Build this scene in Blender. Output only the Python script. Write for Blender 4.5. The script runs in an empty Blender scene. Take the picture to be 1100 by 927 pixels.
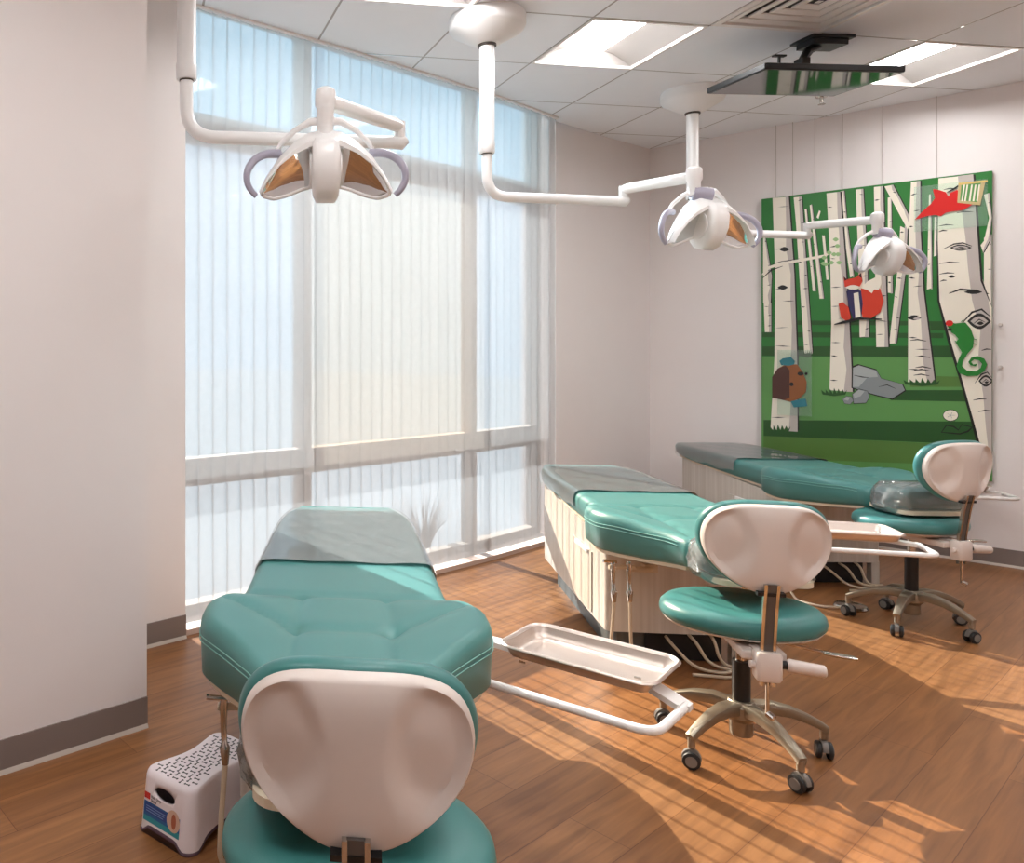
import bpy, bmesh, math, random
from mathutils import Vector, Matrix
random.seed(4)
C = bpy.context.scene.collection
PI = math.pi
CEIL = 2.85
R = math.radians

# ------------------------------------------------------------------ helpers
def lin(c):
    return tuple(((v/255)/12.92 if v/255 <= .04045 else ((v/255+.055)/1.055)**2.4) for v in c)

MATS = {}
def mat(name, rgb, rough=.5, metal=0., var=.04, scale=6., bump=0., bscale=80., coat=0., spec=.5, trans=0., emis=None, estr=0.):
    if name in MATS: return MATS[name]
    m = bpy.data.materials.new(name); m.use_nodes = True
    nt = m.node_tree; p = nt.nodes['Principled BSDF']
    c = lin(rgb)
    p.inputs['Roughness'].default_value = rough
    p.inputs['Metallic'].default_value = metal
    p.inputs['Specular IOR Level'].default_value = spec
    if coat: p.inputs['Coat Weight'].default_value = coat; p.inputs['Coat Roughness'].default_value = .12
    if trans: p.inputs['Transmission Weight'].default_value = trans
    tc = nt.nodes.new('ShaderNodeTexCoord')
    n = nt.nodes.new('ShaderNodeTexNoise'); n.inputs['Scale'].default_value = scale; n.inputs['Detail'].default_value = 3
    nt.links.new(tc.outputs['Object'], n.inputs['Vector'])
    mx = nt.nodes.new('ShaderNodeMix'); mx.data_type = 'RGBA'
    mx.inputs[6].default_value = (*[v*(1-var) for v in c], 1); mx.inputs[7].default_value = (*[min(1, v*(1+var)) for v in c], 1)
    nt.links.new(n.outputs['Fac'], mx.inputs[0]); nt.links.new(mx.outputs[2], p.inputs['Base Color'])
    if bump:
        b = nt.nodes.new('ShaderNodeBump'); b.inputs['Strength'].default_value = bump; b.inputs['Distance'].default_value = .002
        n2 = nt.nodes.new('ShaderNodeTexNoise'); n2.inputs['Scale'].default_value = bscale; n2.inputs['Detail'].default_value = 4
        nt.links.new(tc.outputs['Object'], n2.inputs['Vector'])
        nt.links.new(n2.outputs['Fac'], b.inputs['Height']); nt.links.new(b.outputs['Normal'], p.inputs['Normal'])
    if emis:
        p.inputs['Emission Color'].default_value = (*lin(emis), 1); p.inputs['Emission Strength'].default_value = estr
    MATS[name] = m
    return m

class MB:
    """collects shapes and links them as one mesh object"""
    def __init__(s): s.v = []; s.f = []; s.m = []; s.cur = 0
    def mi(s, i): s.cur = i; return s
    def add(s, vs, fs, M=None):
        o = len(s.v)
        s.v += [tuple(M @ Vector(v)) if M is not None else tuple(v) for v in vs]
        for f in fs: s.f.append([o+i for i in f]); s.m.append(s.cur)
        return s
    def box(s, a, b, M=None):
        x0, y0, z0 = a; x1, y1, z1 = b
        vs = [(x0,y0,z0),(x1,y0,z0),(x1,y1,z0),(x0,y1,z0),(x0,y0,z1),(x1,y0,z1),(x1,y1,z1),(x0,y1,z1)]
        return s.add(vs, [(3,2,1,0),(4,5,6,7),(0,1,5,4),(1,2,6,5),(2,3,7,6),(3,0,4,7)], M)
    def loft(s, rings, M=None, caps=True, closed=True):
        n = len(rings[0]); vs = [p for r in rings for p in r]; fs = []
        for k in range(len(rings)-1):
            for i in range(n if closed else n-1):
                j = (i+1) % n
                fs.append((k*n+i, k*n+j, (k+1)*n+j, (k+1)*n+i))
        if caps and closed:
            fs.append(tuple(range(n-1, -1, -1))); fs.append(tuple((len(rings)-1)*n+i for i in range(n)))
        return s.add(vs, fs, M)
    def tube(s, path, r, n=12, M=None, caps=True):
        P = [Vector(p) for p in path]; rings = []
        rr = r if isinstance(r, (list, tuple)) else [r]*len(P)
        up = None
        for i, p in enumerate(P):
            t = (P[min(i+1, len(P)-1)] - P[max(i-1, 0)]).normalized()
            if up is None:
                up = Vector((0,0,1)) if abs(t.z) < .9 else Vector((1,0,0))
            u = (up - t*up.dot(t)).normalized(); w = t.cross(u); up = u
            rings.append([tuple(p + (u*math.cos(2*PI*k/n) + w*math.sin(2*PI*k/n))*rr[i]) for k in range(n)])
        return s.loft(rings, M, caps)
    def lathe(s, prof, n=32, M=None, center=(0,0)):
        cx, cy = center
        rings = [[(cx+r*math.cos(2*PI*k/n), cy+r*math.sin(2*PI*k/n), z) for k in range(n)] for r, z in prof]
        return s.loft(rings, M)
    def prism(s, pts, z0, z1, M=None):
        n = len(pts)
        vs = [(x,y,z0) for x,y in pts] + [(x,y,z1) for x,y in pts]
        fs = [tuple(range(n-1,-1,-1)), tuple(range(n, 2*n))] + [(i,(i+1)%n,n+(i+1)%n,n+i) for i in range(n)]
        return s.add(vs, fs, M)
    def build(s, name, mats, parent=None, smooth=True, bevel=0., angle=35, sub=0, solid=0., recalc=True):
        me = bpy.data.meshes.new(name)
        me.from_pydata(s.v, [], s.f); me.update()
        if not isinstance(mats, (list, tuple)): mats = [mats]
        for m in mats: me.materials.append(m)
        for p, i in zip(me.polygons, s.m): p.material_index = i; p.use_smooth = smooth
        bm = bmesh.new(); bm.from_mesh(me)
        if recalc: bmesh.ops.recalc_face_normals(bm, faces=bm.faces)
        if smooth:
            for e in bm.edges:
                if len(e.link_faces) == 2 and e.calc_face_angle(0) > R(angle): e.smooth = False
        bm.to_mesh(me); bm.free()
        o = bpy.data.objects.new(name, me); C.objects.link(o)
        if parent: o.parent = parent
        if solid:
            md = o.modifiers.new('thick', 'SOLIDIFY'); md.thickness = solid; md.offset = 0
        if bevel:
            md = o.modifiers.new('bevel', 'BEVEL'); md.width = bevel; md.segments = 2; md.limit_method = 'ANGLE'; md.angle_limit = R(40)
        if sub:
            md = o.modifiers.new('sub', 'SUBSURF'); md.levels = sub; md.render_levels = sub
        return o

def fillet(path, rad, n=8):
    P = [Vector(p) for p in path]; out = [P[0]]
    for i in range(1, len(P)-1):
        a, b, c = P[i-1], P[i], P[i+1]
        r = min(rad[i-1] if isinstance(rad, (list, tuple)) else rad, (a-b).length*.48, (c-b).length*.48)
        p0 = b + (a-b).normalized()*r; p1 = b + (c-b).normalized()*r
        for k in range(n+1):
            t = k/n; out.append(p0*(1-t)**2 + b*2*t*(1-t) + p1*t*t)
    return [tuple(p) for p in out + [P[-1]]]

def tag(o, label, cat, group=None, kind=None):
    o['label'] = label; o['category'] = cat
    if group: o['group'] = group
    if kind: o['kind'] = kind
    return o
def thing(name, label, cat, loc=(0,0,0), rz=0., group=None):
    o = bpy.data.objects.new(name, None); C.objects.link(o)
    o.empty_display_size = .1; o.location = loc; o.rotation_euler = (0, 0, rz)
    return tag(o, label, cat, group)
def structure(o): o['kind'] = 'structure'; return o
def copy_tree(src, label, loc, rz):
    r = src.copy(); C.objects.link(r); r.location = loc; r.rotation_euler = (0, 0, rz); r['label'] = label
    for ch in list(src.children):
        c = ch.copy(); C.objects.link(c); c.parent = r
        for g in list(ch.children):
            d = g.copy(); C.objects.link(d); d.parent = c
    return r
def rrect(w, h, r, n=5, cx=0, cy=0):
    out = []
    for sx, sy, a0 in ((1,1,0),(-1,1,90),(-1,-1,180),(1,-1,270)):
        for k in range(n+1):
            a = R(a0 + 90*k/n)
            out.append((cx+sx*(w-r)+r*math.cos(a), cy+sy*(h-r)+r*math.sin(a)))
    return out
def sm(a, b, x):
    t = max(0., min(1., (x-a)/(b-a))); return t*t*(3-2*t)
def interp(tab, x):
    if x <= tab[0][0]: return tab[0][1]
    for (a, va), (b, vb) in zip(tab, tab[1:]):
        if x <= b:
            t = (x-a)/(b-a); return va + (vb-va)*t
    return tab[-1][1]

# ------------------------------------------------------------------ materials
wall_m = mat('wall_paint', (233,226,224), .55, var=.015, bump=.08, bscale=160)
ceil_m = mat('ceiling_tile', (240,242,246), .9, var=.02, bump=.35, bscale=260)
grid_m = mat('ceiling_grid', (172,167,164), .6, var=.02)
base_m = mat('baseboard_vinyl', (132,118,112), .5, var=.03)
base_toe_m = mat('baseboard_toe', (190,178,168), .4, var=.03)
white_m = mat('white_enamel', (236,231,227), .28, var=.01)
lampw_m = mat('lamp_white', (242,240,239), .3, var=.01)
lilac_m = mat('handle_grey', (164,160,176), .35, var=.02)
mirror_m = mat('reflector_glass', (235,238,240), .04, 1., var=.01)
black_m = mat('black_plastic', (20,20,22), .4, var=.05)
darkring_m = mat('dark_ring', (60,50,44), .5)
teal_m = mat('teal_vinyl', (76,132,128), .38, var=.03, bump=.12, bscale=420, spec=.45)
teal_seat_m = mat('teal_seat_vinyl', (60,120,117), .36, var=.03, bump=.12, bscale=420, spec=.45)
stitch_m = mat('stitch_thread', (128,184,176), .6)
shell_m = mat('chair_shell', (214,201,193), .36, var=.012)
bronze_m = mat('cast_base_metal', (150,140,124), .38, .75, var=.05)
chrome_m = mat('chrome', (200,196,190), .12, 1., var=.02)
steel_m = mat('tray_steel', (214,200,190), .36, .9, var=.04, scale=14)
lam_m = None
toe_m = mat('toe_kick', (84,88,88), .5)
cream_m = mat('cream_tubing', (206,190,166), .45)
caster_m = mat('caster_rubber', (34,33,33), .5)
hub_m = mat('caster_hub', (120,114,108), .4)
plate_m = mat('bench_base_board', (222,206,182), .5)

def floor_material():
    m = bpy.data.materials.new('wood_plank_floor'); m.use_nodes = True; nt = m.node_tree; p = nt.nodes['Principled BSDF']
    L = nt.links.new
    tc = nt.nodes.new('ShaderNodeTexCoord'); mp = nt.nodes.new('ShaderNodeMapping')
    mp.inputs['Rotation'].default_value = (0, 0, R(-37.5)); L(tc.outputs['Object'], mp.inputs['Vector'])
    br = nt.nodes.new('ShaderNodeTexBrick'); L(mp.outputs['Vector'], br.inputs['Vector'])
    br.inputs['Scale'].default_value = 1; br.inputs['Brick Width'].default_value = 1.22; br.inputs['Row Height'].default_value = .172
    br.inputs['Mortar Size'].default_value = .0011; br.inputs['Mortar Smooth'].default_value = .3; br.inputs['Bias'].default_value = 0
    br.offset = .37; br.offset_frequency = 2
    br.inputs['Color1'].default_value = (*lin((166,117,75)), 1); br.inputs['Color2'].default_value = (*lin((146,99,61)), 1)
    br.inputs['Mortar'].default_value = (*lin((112,66,38)), 1)
    mp2 = nt.nodes.new('ShaderNodeMapping'); mp2.inputs['Scale'].default_value = (1.2, 16, 1); L(mp.outputs['Vector'], mp2.inputs['Vector'])
    n = nt.nodes.new('ShaderNodeTexNoise'); n.inputs['Scale'].default_value = 2.2; n.inputs['Detail'].default_value = 7; n.inputs['Distortion'].default_value = .6
    L(mp2.outputs['Vector'], n.inputs['Vector'])
    cr = nt.nodes.new('ShaderNodeValToRGB'); cr.color_ramp.elements[0].position = .3; cr.color_ramp.elements[1].position = .72
    cr.color_ramp.elements[0].color = (*lin((186,176,168)), 1); cr.color_ramp.elements[1].color = (*lin((255,250,244)), 1)
    L(n.outputs['Fac'], cr.inputs['Fac'])
    mx = nt.nodes.new('ShaderNodeMix'); mx.data_type = 'RGBA'; mx.blend_type = 'MULTIPLY'; mx.inputs[0].default_value = .85
    L(br.outputs['Color'], mx.inputs[6]); L(cr.outputs['Color'], mx.inputs[7])
    L(mx.outputs[2], p.inputs['Base Color']); p.inputs['Roughness'].default_value = .36; p.inputs['Specular IOR Level'].default_value = .4
    return m
def laminate():
    m = bpy.data.materials.new('cream_wood_laminate'); m.use_nodes = True; nt = m.node_tree; p = nt.nodes['Principled BSDF']
    L = nt.links.new
    tc = nt.nodes.new('ShaderNodeTexCoord'); mp = nt.nodes.new('ShaderNodeMapping'); mp.inputs['Scale'].default_value = (26, 26, .6)
    L(tc.outputs['Object'], mp.inputs['Vector'])
    n = nt.nodes.new('ShaderNodeTexNoise'); n.inputs['Scale'].default_value = 1.6; n.inputs['Detail'].default_value = 5; L(mp.outputs['Vector'], n.inputs['Vector'])
    cr = nt.nodes.new('ShaderNodeValToRGB'); cr.color_ramp.elements[0].position = .35; cr.color_ramp.elements[1].position = .68
    cr.color_ramp.elements[0].color = (*lin((192,183,172)), 1); cr.color_ramp.elements[1].color = (*lin((208,201,192)), 1)
    L(n.outputs['Fac'], cr.inputs['Fac']); L(cr.outputs['Color'], p.inputs['Base Color']); p.inputs['Roughness'].default_value = .32
    return m
def vane_material():
    # woven screen fabric: part open weave, part diffusing cloth
    m = bpy.data.materials.new('screen_fabric'); m.use_nodes = True; nt = m.node_tree; L = nt.links.new
    nt.nodes.remove(nt.nodes['Principled BSDF']); out = nt.nodes['Material Output']
    d = nt.nodes.new('ShaderNodeBsdfDiffuse'); t = nt.nodes.new('ShaderNodeBsdfTranslucent'); tr = nt.nodes.new('ShaderNodeBsdfTransparent')
    tc = nt.nodes.new('ShaderNodeTexCoord'); n = nt.nodes.new('ShaderNodeTexNoise'); n.inputs['Scale'].default_value = 30
    L(tc.outputs['Object'], n.inputs['Vector'])
    mx = nt.nodes.new('ShaderNodeMix'); mx.data_type = 'RGBA'
    mx.inputs[6].default_value = (.66,.69,.72,1); mx.inputs[7].default_value = (.71,.74,.77,1)
    L(n.outputs['Fac'], mx.inputs[0]); L(mx.outputs[2], t.inputs['Color'])
    # street side coloured dark to shade the overlaps between vanes; room side stays white
    ge = nt.nodes.new('ShaderNodeNewGeometry'); m3 = nt.nodes.new('ShaderNodeMix'); m3.data_type = 'RGBA'
    L(ge.outputs['Backfacing'], m3.inputs[0]); L(mx.outputs[2], m3.inputs[6]); m3.inputs[7].default_value = (.13,.14,.15,1)
    L(m3.outputs[2], d.inputs['Color'])
    m1 = nt.nodes.new('ShaderNodeMixShader'); m1.inputs[0].default_value = .05; L(d.outputs[0], m1.inputs[1]); L(t.outputs[0], m1.inputs[2])
    m2 = nt.nodes.new('ShaderNodeMixShader'); m2.inputs[0].default_value = VANE_OPEN; L(m1.outputs[0], m2.inputs[1]); L(tr.outputs[0], m2.inputs[2])
    L(m2.outputs[0], out.inputs['Surface'])
    return m
def clear_film(name, tint=(.97,.985,.98), haze=.06, gloss_rough=.08, bump=.25, ior=1.5):
    m = bpy.data.materials.new(name); m.use_nodes = True; nt = m.node_tree; L = nt.links.new
    nt.nodes.remove(nt.nodes['Principled BSDF']); out = nt.nodes['Material Output']
    tr = nt.nodes.new('ShaderNodeBsdfTransparent'); tr.inputs['Color'].default_value = (*tint, 1)
    g = nt.nodes.new('ShaderNodeBsdfGlossy'); g.inputs['Roughness'].default_value = gloss_rough
    d = nt.nodes.new('ShaderNodeBsdfDiffuse'); d.inputs['Color'].default_value = (.9,.93,.93,1)
    fr = nt.nodes.new('ShaderNodeFresnel'); fr.inputs['IOR'].default_value = ior
    tc = nt.nodes.new('ShaderNodeTexCoord'); n = nt.nodes.new('ShaderNodeTexNoise'); n.inputs['Scale'].default_value = 14; n.inputs['Detail'].default_value = 3
    b = nt.nodes.new('ShaderNodeBump'); b.inputs['Strength'].default_value = bump; b.inputs['Distance'].default_value = .004
    L(tc.outputs['Object'], n.inputs['Vector']); L(n.outputs['Fac'], b.inputs['Height']); L(b.outputs['Normal'], g.inputs['Normal'])
    m0 = nt.nodes.new('ShaderNodeMixShader'); m0.inputs[0].default_value = haze; L(tr.outputs[0], m0.inputs[1]); L(d.outputs[0], m0.inputs[2])
    m1 = nt.nodes.new('ShaderNodeMixShader'); L(fr.outputs[0], m1.inputs[0]); L(m0.outputs[0], m1.inputs[1]); L(g.outputs[0], m1.inputs[2])
    L(m1.outputs[0], out.inputs['Surface'])
    return m
def glass(name, tint, refl=.06):
    m = bpy.data.materials.new(name); m.use_nodes = True; nt = m.node_tree; L = nt.links.new
    nt.nodes.remove(nt.nodes['Principled BSDF']); out = nt.nodes['Material Output']
    tr = nt.nodes.new('ShaderNodeBsdfTransparent')
    tc = nt.nodes.new('ShaderNodeTexCoord'); n = nt.nodes.new('ShaderNodeTexNoise'); n.inputs['Scale'].default_value = 1.5
    L(tc.outputs['Object'], n.inputs['Vector'])
    mx = nt.nodes.new('ShaderNodeMix'); mx.data_type = 'RGBA'; mx.inputs[6].default_value = (*[v*.98 for v in tint], 1); mx.inputs[7].default_value = (*tint, 1)
    L(n.outputs['Fac'], mx.inputs[0]); L(mx.outputs[2], tr.inputs['Color'])
    g = nt.nodes.new('ShaderNodeBsdfGlossy'); g.inputs['Roughness'].default_value = .02
    m1 = nt.nodes.new('ShaderNodeMixShader'); m1.inputs[0].default_value = refl; L(tr.outputs[0], m1.inputs[1]); L(g.outputs[0], m1.inputs[2])
    L(m1.outputs[0], out.inputs['Surface'])
    return m

# ------------------------------------------------------------------ light and view settings
VANE_OPEN = .40
SUN_E, SUN_AZ, SUN_EL = 18.5, (.48, -.877), 30.
SKY = (.74, .88, 1.0); SKY_E = .80
TROFFER_E = 24.0
EXPOSURE = 0.76
floor_m = floor_material(); lam_m = laminate(); vane_m = vane_material()
film_m = clear_film('clear_plastic_sheet', haze=.12, bump=.035, gloss_rough=.05, ior=2.25); wrap_m = clear_film('crinkled_plastic', tint=(.88,.95,.98), haze=.2, gloss_rough=.03, bump=1.0, ior=1.8)

# ------------------------------------------------------------------ room shell
WPTS = [(-.289,3.612),(.284,4.016),(.831,4.417),(1.432,4.87),(1.991,5.339),(3.02,6.15)]
def win(s, off=0.):
    """point on the window line, s metres from its start, off metres towards outdoors; and the tangent angle"""
    P = [Vector(p) for p in WPTS]; acc = 0
    for i, (a, b) in enumerate(zip(P, P[1:])):
        l = (b-a).length
        if s <= acc+l or i == len(P)-2:
            t = (b-a)/l; q = a + t*(s-acc)
            n = Vector((-t.y, t.x)); q = q + n*off
            return q.x, q.y, math.atan2(t.y, t.x)
        acc += l
S0, S1 = -.10, 2.88
chord = (Vector((3.02,6.15)) - Vector((-.289,3.612))).normalized(); cn = Vector((-chord.y, chord.x))
D_R = Vector((.674,-.739)).normalized(); N_R = Vector((.739,.674)).normalized()      # mural wall direction and its outward normal
MUR = Vector((3.536,5.586))                                                        # top left corner of the mural, front face
WALL_OFF = .03
def clip(bm, margin_w=.035, margin_r=.03+.02):
    p = Vector((-.289,3.612)) + cn*margin_w
    bmesh.ops.bisect_plane(bm, geom=bm.verts[:]+bm.edges[:]+bm.faces[:], plane_co=(p.x,p.y,0), plane_no=(cn.x,cn.y,0), clear_outer=True)
    p = MUR + N_R*margin_r
    bmesh.ops.bisect_plane(bm, geom=bm.verts[:]+bm.edges[:]+bm.faces[:], plane_co=(p.x,p.y,0), plane_no=(N_R.x,N_R.y,0), clear_outer=True)
    p = Vector((.289*0,0)) - cn*2.6
    bmesh.ops.bisect_plane(bm, geom=bm.verts[:]+bm.edges[:]+bm.faces[:], plane_co=(p.x,p.y,0), plane_no=(-cn.x,-cn.y,0), clear_outer=True)
    p = -chord*2.6
    bmesh.ops.bisect_plane(bm, geom=bm.verts[:]+bm.edges[:]+bm.faces[:], plane_co=(p.x,p.y,0), plane_no=(-chord.x,-chord.y,0), clear_outer=True)
def bm_obj(bm, name, mats):
    me = bpy.data.meshes.new(name); bm.to_mesh(me); bm.free()
    for m in mats: me.materials.append(m)
    o = bpy.data.objects.new(name, me); C.objects.link(o); return o
# floor
bm = bmesh.new()
f = bm.faces.new([bm.verts.new(p) for p in ((-9,-9,0),(14,-9,0),(14,14,0),(-9,14,0))])
clip(bm, .16); structure(bm_obj(bm, 'floor', [floor_m]))
# ceiling: lay-in tiles on a 0.61 m grid turned 9 degrees
TH, GS, GO = .15662, .61, Vector((.9675,3.6374))
GA = Vector((math.cos(TH), math.sin(TH))); GB = Vector((-math.sin(TH), math.cos(TH)))
def gp(i, j): return GO + GA*(i*GS) + GB*(j*GS)
LIGHTS = [(1,0),(4,0),(-1,-1),(-2,-4),(-4,-4),(-4,-7),(1,-3),(4,-3),(-2,-7),(1,-6),(4,-6)]  # cells out of view hold lights added to fill the room
VENT = (2,-1)
holes = set(LIGHTS + [VENT])
bm = bmesh.new(); g = .0055
for i in range(-14, 18):
    for j in range(-16, 9):
        q = [(i*GS+g, j*GS+g),(i*GS+GS-g, j*GS+g),(i*GS+GS-g, j*GS+GS-g),(i*GS+g, j*GS+GS-g)]
        W3 = [GO + GA*a + GB*b for a, b in q]
        if (i, j) not in holes:
            bm.faces.new([bm.verts.new((p.x,p.y,CEIL)) for p in reversed(W3)])
        # grid strips just above the tiles
        for (a0,b0,a1,b1) in ((0,-g,GS,g),(-g,0,g,GS)):
            st = [GO + GA*(i*GS+a) + GB*(j*GS+b) for a, b in ((a0,b0),(a1,b0),(a1,b1),(a0,b1))]
            fc = bm.faces.new([bm.verts.new((p.x,p.y,CEIL+.0006)) for p in reversed(st)]); fc.material_index = 1
clip(bm); structure(bm_obj(bm, 'ceiling', [ceil_m, grid_m]))
# slab above the tiles closes the room
bm = bmesh.new(); bm.faces.new([bm.verts.new(p) for p in ((-9,-9,3.12),(-9,14,3.12),(14,14,3.12),(14,-9,3.12))])
clip(bm, .3, .3); structure(bm_obj(bm, 'trim_1', [ceil_m]))

def wall(name, a, b, thick, z0=0, z1=3.12, m=wall_m):
    """wall slab whose room face runs from a to b, thickness on the left of a->b"""
    a, b = Vector(a), Vector(b); t = (b-a).normalized(); n = Vector((-t.y,t.x))*thick
    mb = MB(); mb.prism([tuple(a),tuple(b),tuple(b+n),tuple(a+n)], z0, z1)
    return structure(mb.build(name, m, smooth=False))
def baseboard(name, a, b):
    """vinyl cove base 0.1 m high with a paler toe, on the right of a->b"""
    a, b = Vector(a), Vector(b); t = (b-a).normalized(); n = Vector((t.y,-t.x)); L = (b-a).length
    M = Matrix(((t.x,n.x,0,a.x),(t.y,n.y,0,a.y),(0,0,1,0),(0,0,0,1)))
    mb = MB(); mb.box((0,0,.012),(L,.006,.104),M)
    mb.mi(1).loft([[(x,0,0),(x,.012,0),(x,.011,.003),(x,.008,.010),(x,.006,.014),(x,0,.014)] for x in (0,L)], M)
    return structure(mb.build(name, [base_m, base_toe_m], smooth=False))
E37 = Vector((.797,.604)); N37 = Vector((.604,-.797))
LW = Vector((-.387,2.69))                       # free end of the near partition
LS = Vector((-.334,3.52))                       # window side end of the recessed strip
wl_far = LW - E37*4.0
wall('wall_left', wl_far, LW, .14)
# return of the partition towards the window
foot_n = -N37
ret = LW + foot_n*((LS-LW).dot(foot_n))
mb = MB(); p0, p1 = LW + foot_n*.13, ret + foot_n*.1
mb.prism([tuple(p0),tuple(p1),tuple(p1-E37*.14),tuple(p0-E37*.14)], 0, 3.1); structure(mb.build('wall_return', wall_m, smooth=False))
wall('wall_strip', ret - E37*.2, LS, .28)
baseboard('baseboard_left', wl_far, LW + E37*.0)
baseboard('baseboard_strip', ret - E37*.02, LS)
CR = MUR + N_R*WALL_OFF
cornR = Vector((3.03,6.17))
k = (cornR - CR).dot(D_R); corner = CR + D_R*k
wr0 = Vector((1.975,5.43))
wall('wall_window', wr0, corner + (corner-wr0).normalized()*.2, .22)
baseboard('baseboard_window', wr0, corner)
wall('wall_right', corner - D_R*.2, corner + D_R*10.5, .2)
baseboard('baseboard_right', corner, corner + D_R*9.5)
bk = -cn*2.55
wall('wall_back', bk + chord*11, bk - chord*3.4, .2)
sd = -chord*2.55
wall('wall_side', sd - cn*3, sd + cn*5, .2)

# window: sill curb, frame with mullions and transoms, panes
pane_blue = glass('clear_pane', (.93,.97,1.0)); pane_sky = glass('blue_tinted_pane', (.80,.935,1.0)); pane_warm = glass('warm_film_pane', (.97,.93,.87))
frame_m = mat('window_frame', (168,154,144), .5, var=.02)
wn = bpy.data.objects.new('window_1', None); C.objects.link(wn); structure(wn)
def strip(mb, sa, sb, o0, o1, z0, z1, n=10):
    rings = []
    for k in range(n+1):
        s = sa + (sb-sa)*k/n
        x0,y0,_ = win(s,o0); x1,y1,_ = win(s,o1)
        rings.append([(x0,y0,z0),(x1,y1,z0),(x1,y1,z1),(x0,y0,z1)])
    mb.loft(rings)
fr = MB()
SM = [.74, 2.10]                               # mullion positions along the window
O0, O1 = .13, .20
for za, zb_ in ((.03,.075),(.635,.765),(2.27,2.41),(3.07,3.12)): strip(fr, S0, S1, O0, O1, za, zb_)
for s in [S0+.02] + SM + [S1-.03]: strip(fr, s-.028, s+.028, O0-.01, O1, .03, 3.12, 1)
fr.build('window_frame', frame_m, wn, smooth=False)
ed = [S0] + SM + [S1]
for r_, (za, zb_) in enumerate(((.07,.64),(.76,2.28),(2.40,3.08))):
    for c_ in range(3):
        mb = MB(); strip(mb, ed[c_], ed[c_+1], .163, .169, za, zb_)
        mb.build('window_pane', pane_warm if (c_ == 1 and r_ == 1) else pane_sky if r_ == 2 else pane_blue, wn, smooth=False)
mb = MB(); strip(mb, S0-.02, S1+.02, -.03, .24, 0, .026); structure(mb.build('trim_2', mat('sill_trim', (196,172,160), .5), smooth=False))
mb = MB(); strip(mb, S0-.3, S1+.3, .19, .30, 3.09, 3.13); structure(mb.build('trim_3', wall_m, smooth=False))
# outdoors ground
bm = bmesh.new()
p = Vector((-.289,3.612)) + cn*.26
q = [p - chord*30, p + chord*30, p + chord*30 + cn*40, p - chord*30 + cn*40]
bm.faces.new([bm.verts.new((v.x,v.y,-.02)) for v in q])
structure(bm_obj(bm, 'ground', [mat('pale_paving', (118,124,130), 1., var=.05, scale=2., spec=0.)]))

# vertical blind
bl = thing('vertical_blind', 'floor-to-ceiling white vertical blind drawn across the tall sunlit window', 'blind', (*win(1.4)[:2],0))
ox, oy = win(1.4)[:2]
mb = MB(); strip(mb, S0+.0, S1-.01, -.02, .025, 2.838, 2.8495)
mb.v = [(x-ox,y-oy,z) for x,y,z in mb.v]; mb.build('headrail', white_m, bl, smooth=False)
NV = 38; pitch = (S1-.02 - (S0+.03))/NV
for k in range(NV):
    s = S0+.03 + pitch*(k+.5); x, y, a = win(s, 0)
    rot = a + R(5.5 + 1.2*math.sin(k*2.3)); ux, uy = math.cos(rot), math.sin(rot); nx, ny = -uy, ux
    wv = pitch*1.2/2; mb = MB(); cols = []
    for i in range(7):
        t = -1 + i/3.; bow = .0015*(1-t*t)
        cols.append((x-ox+ux*wv*t+nx*bow, y-oy+uy*wv*t+ny*bow))
    vs = [(cx,cy,z) for z in (.045,2.84) for cx,cy in cols]
    mb.add(vs, [(i,i+1,7+i+1,7+i) for i in range(6)])
    mb.build('vane', vane_m, bl, recalc=False)
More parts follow.
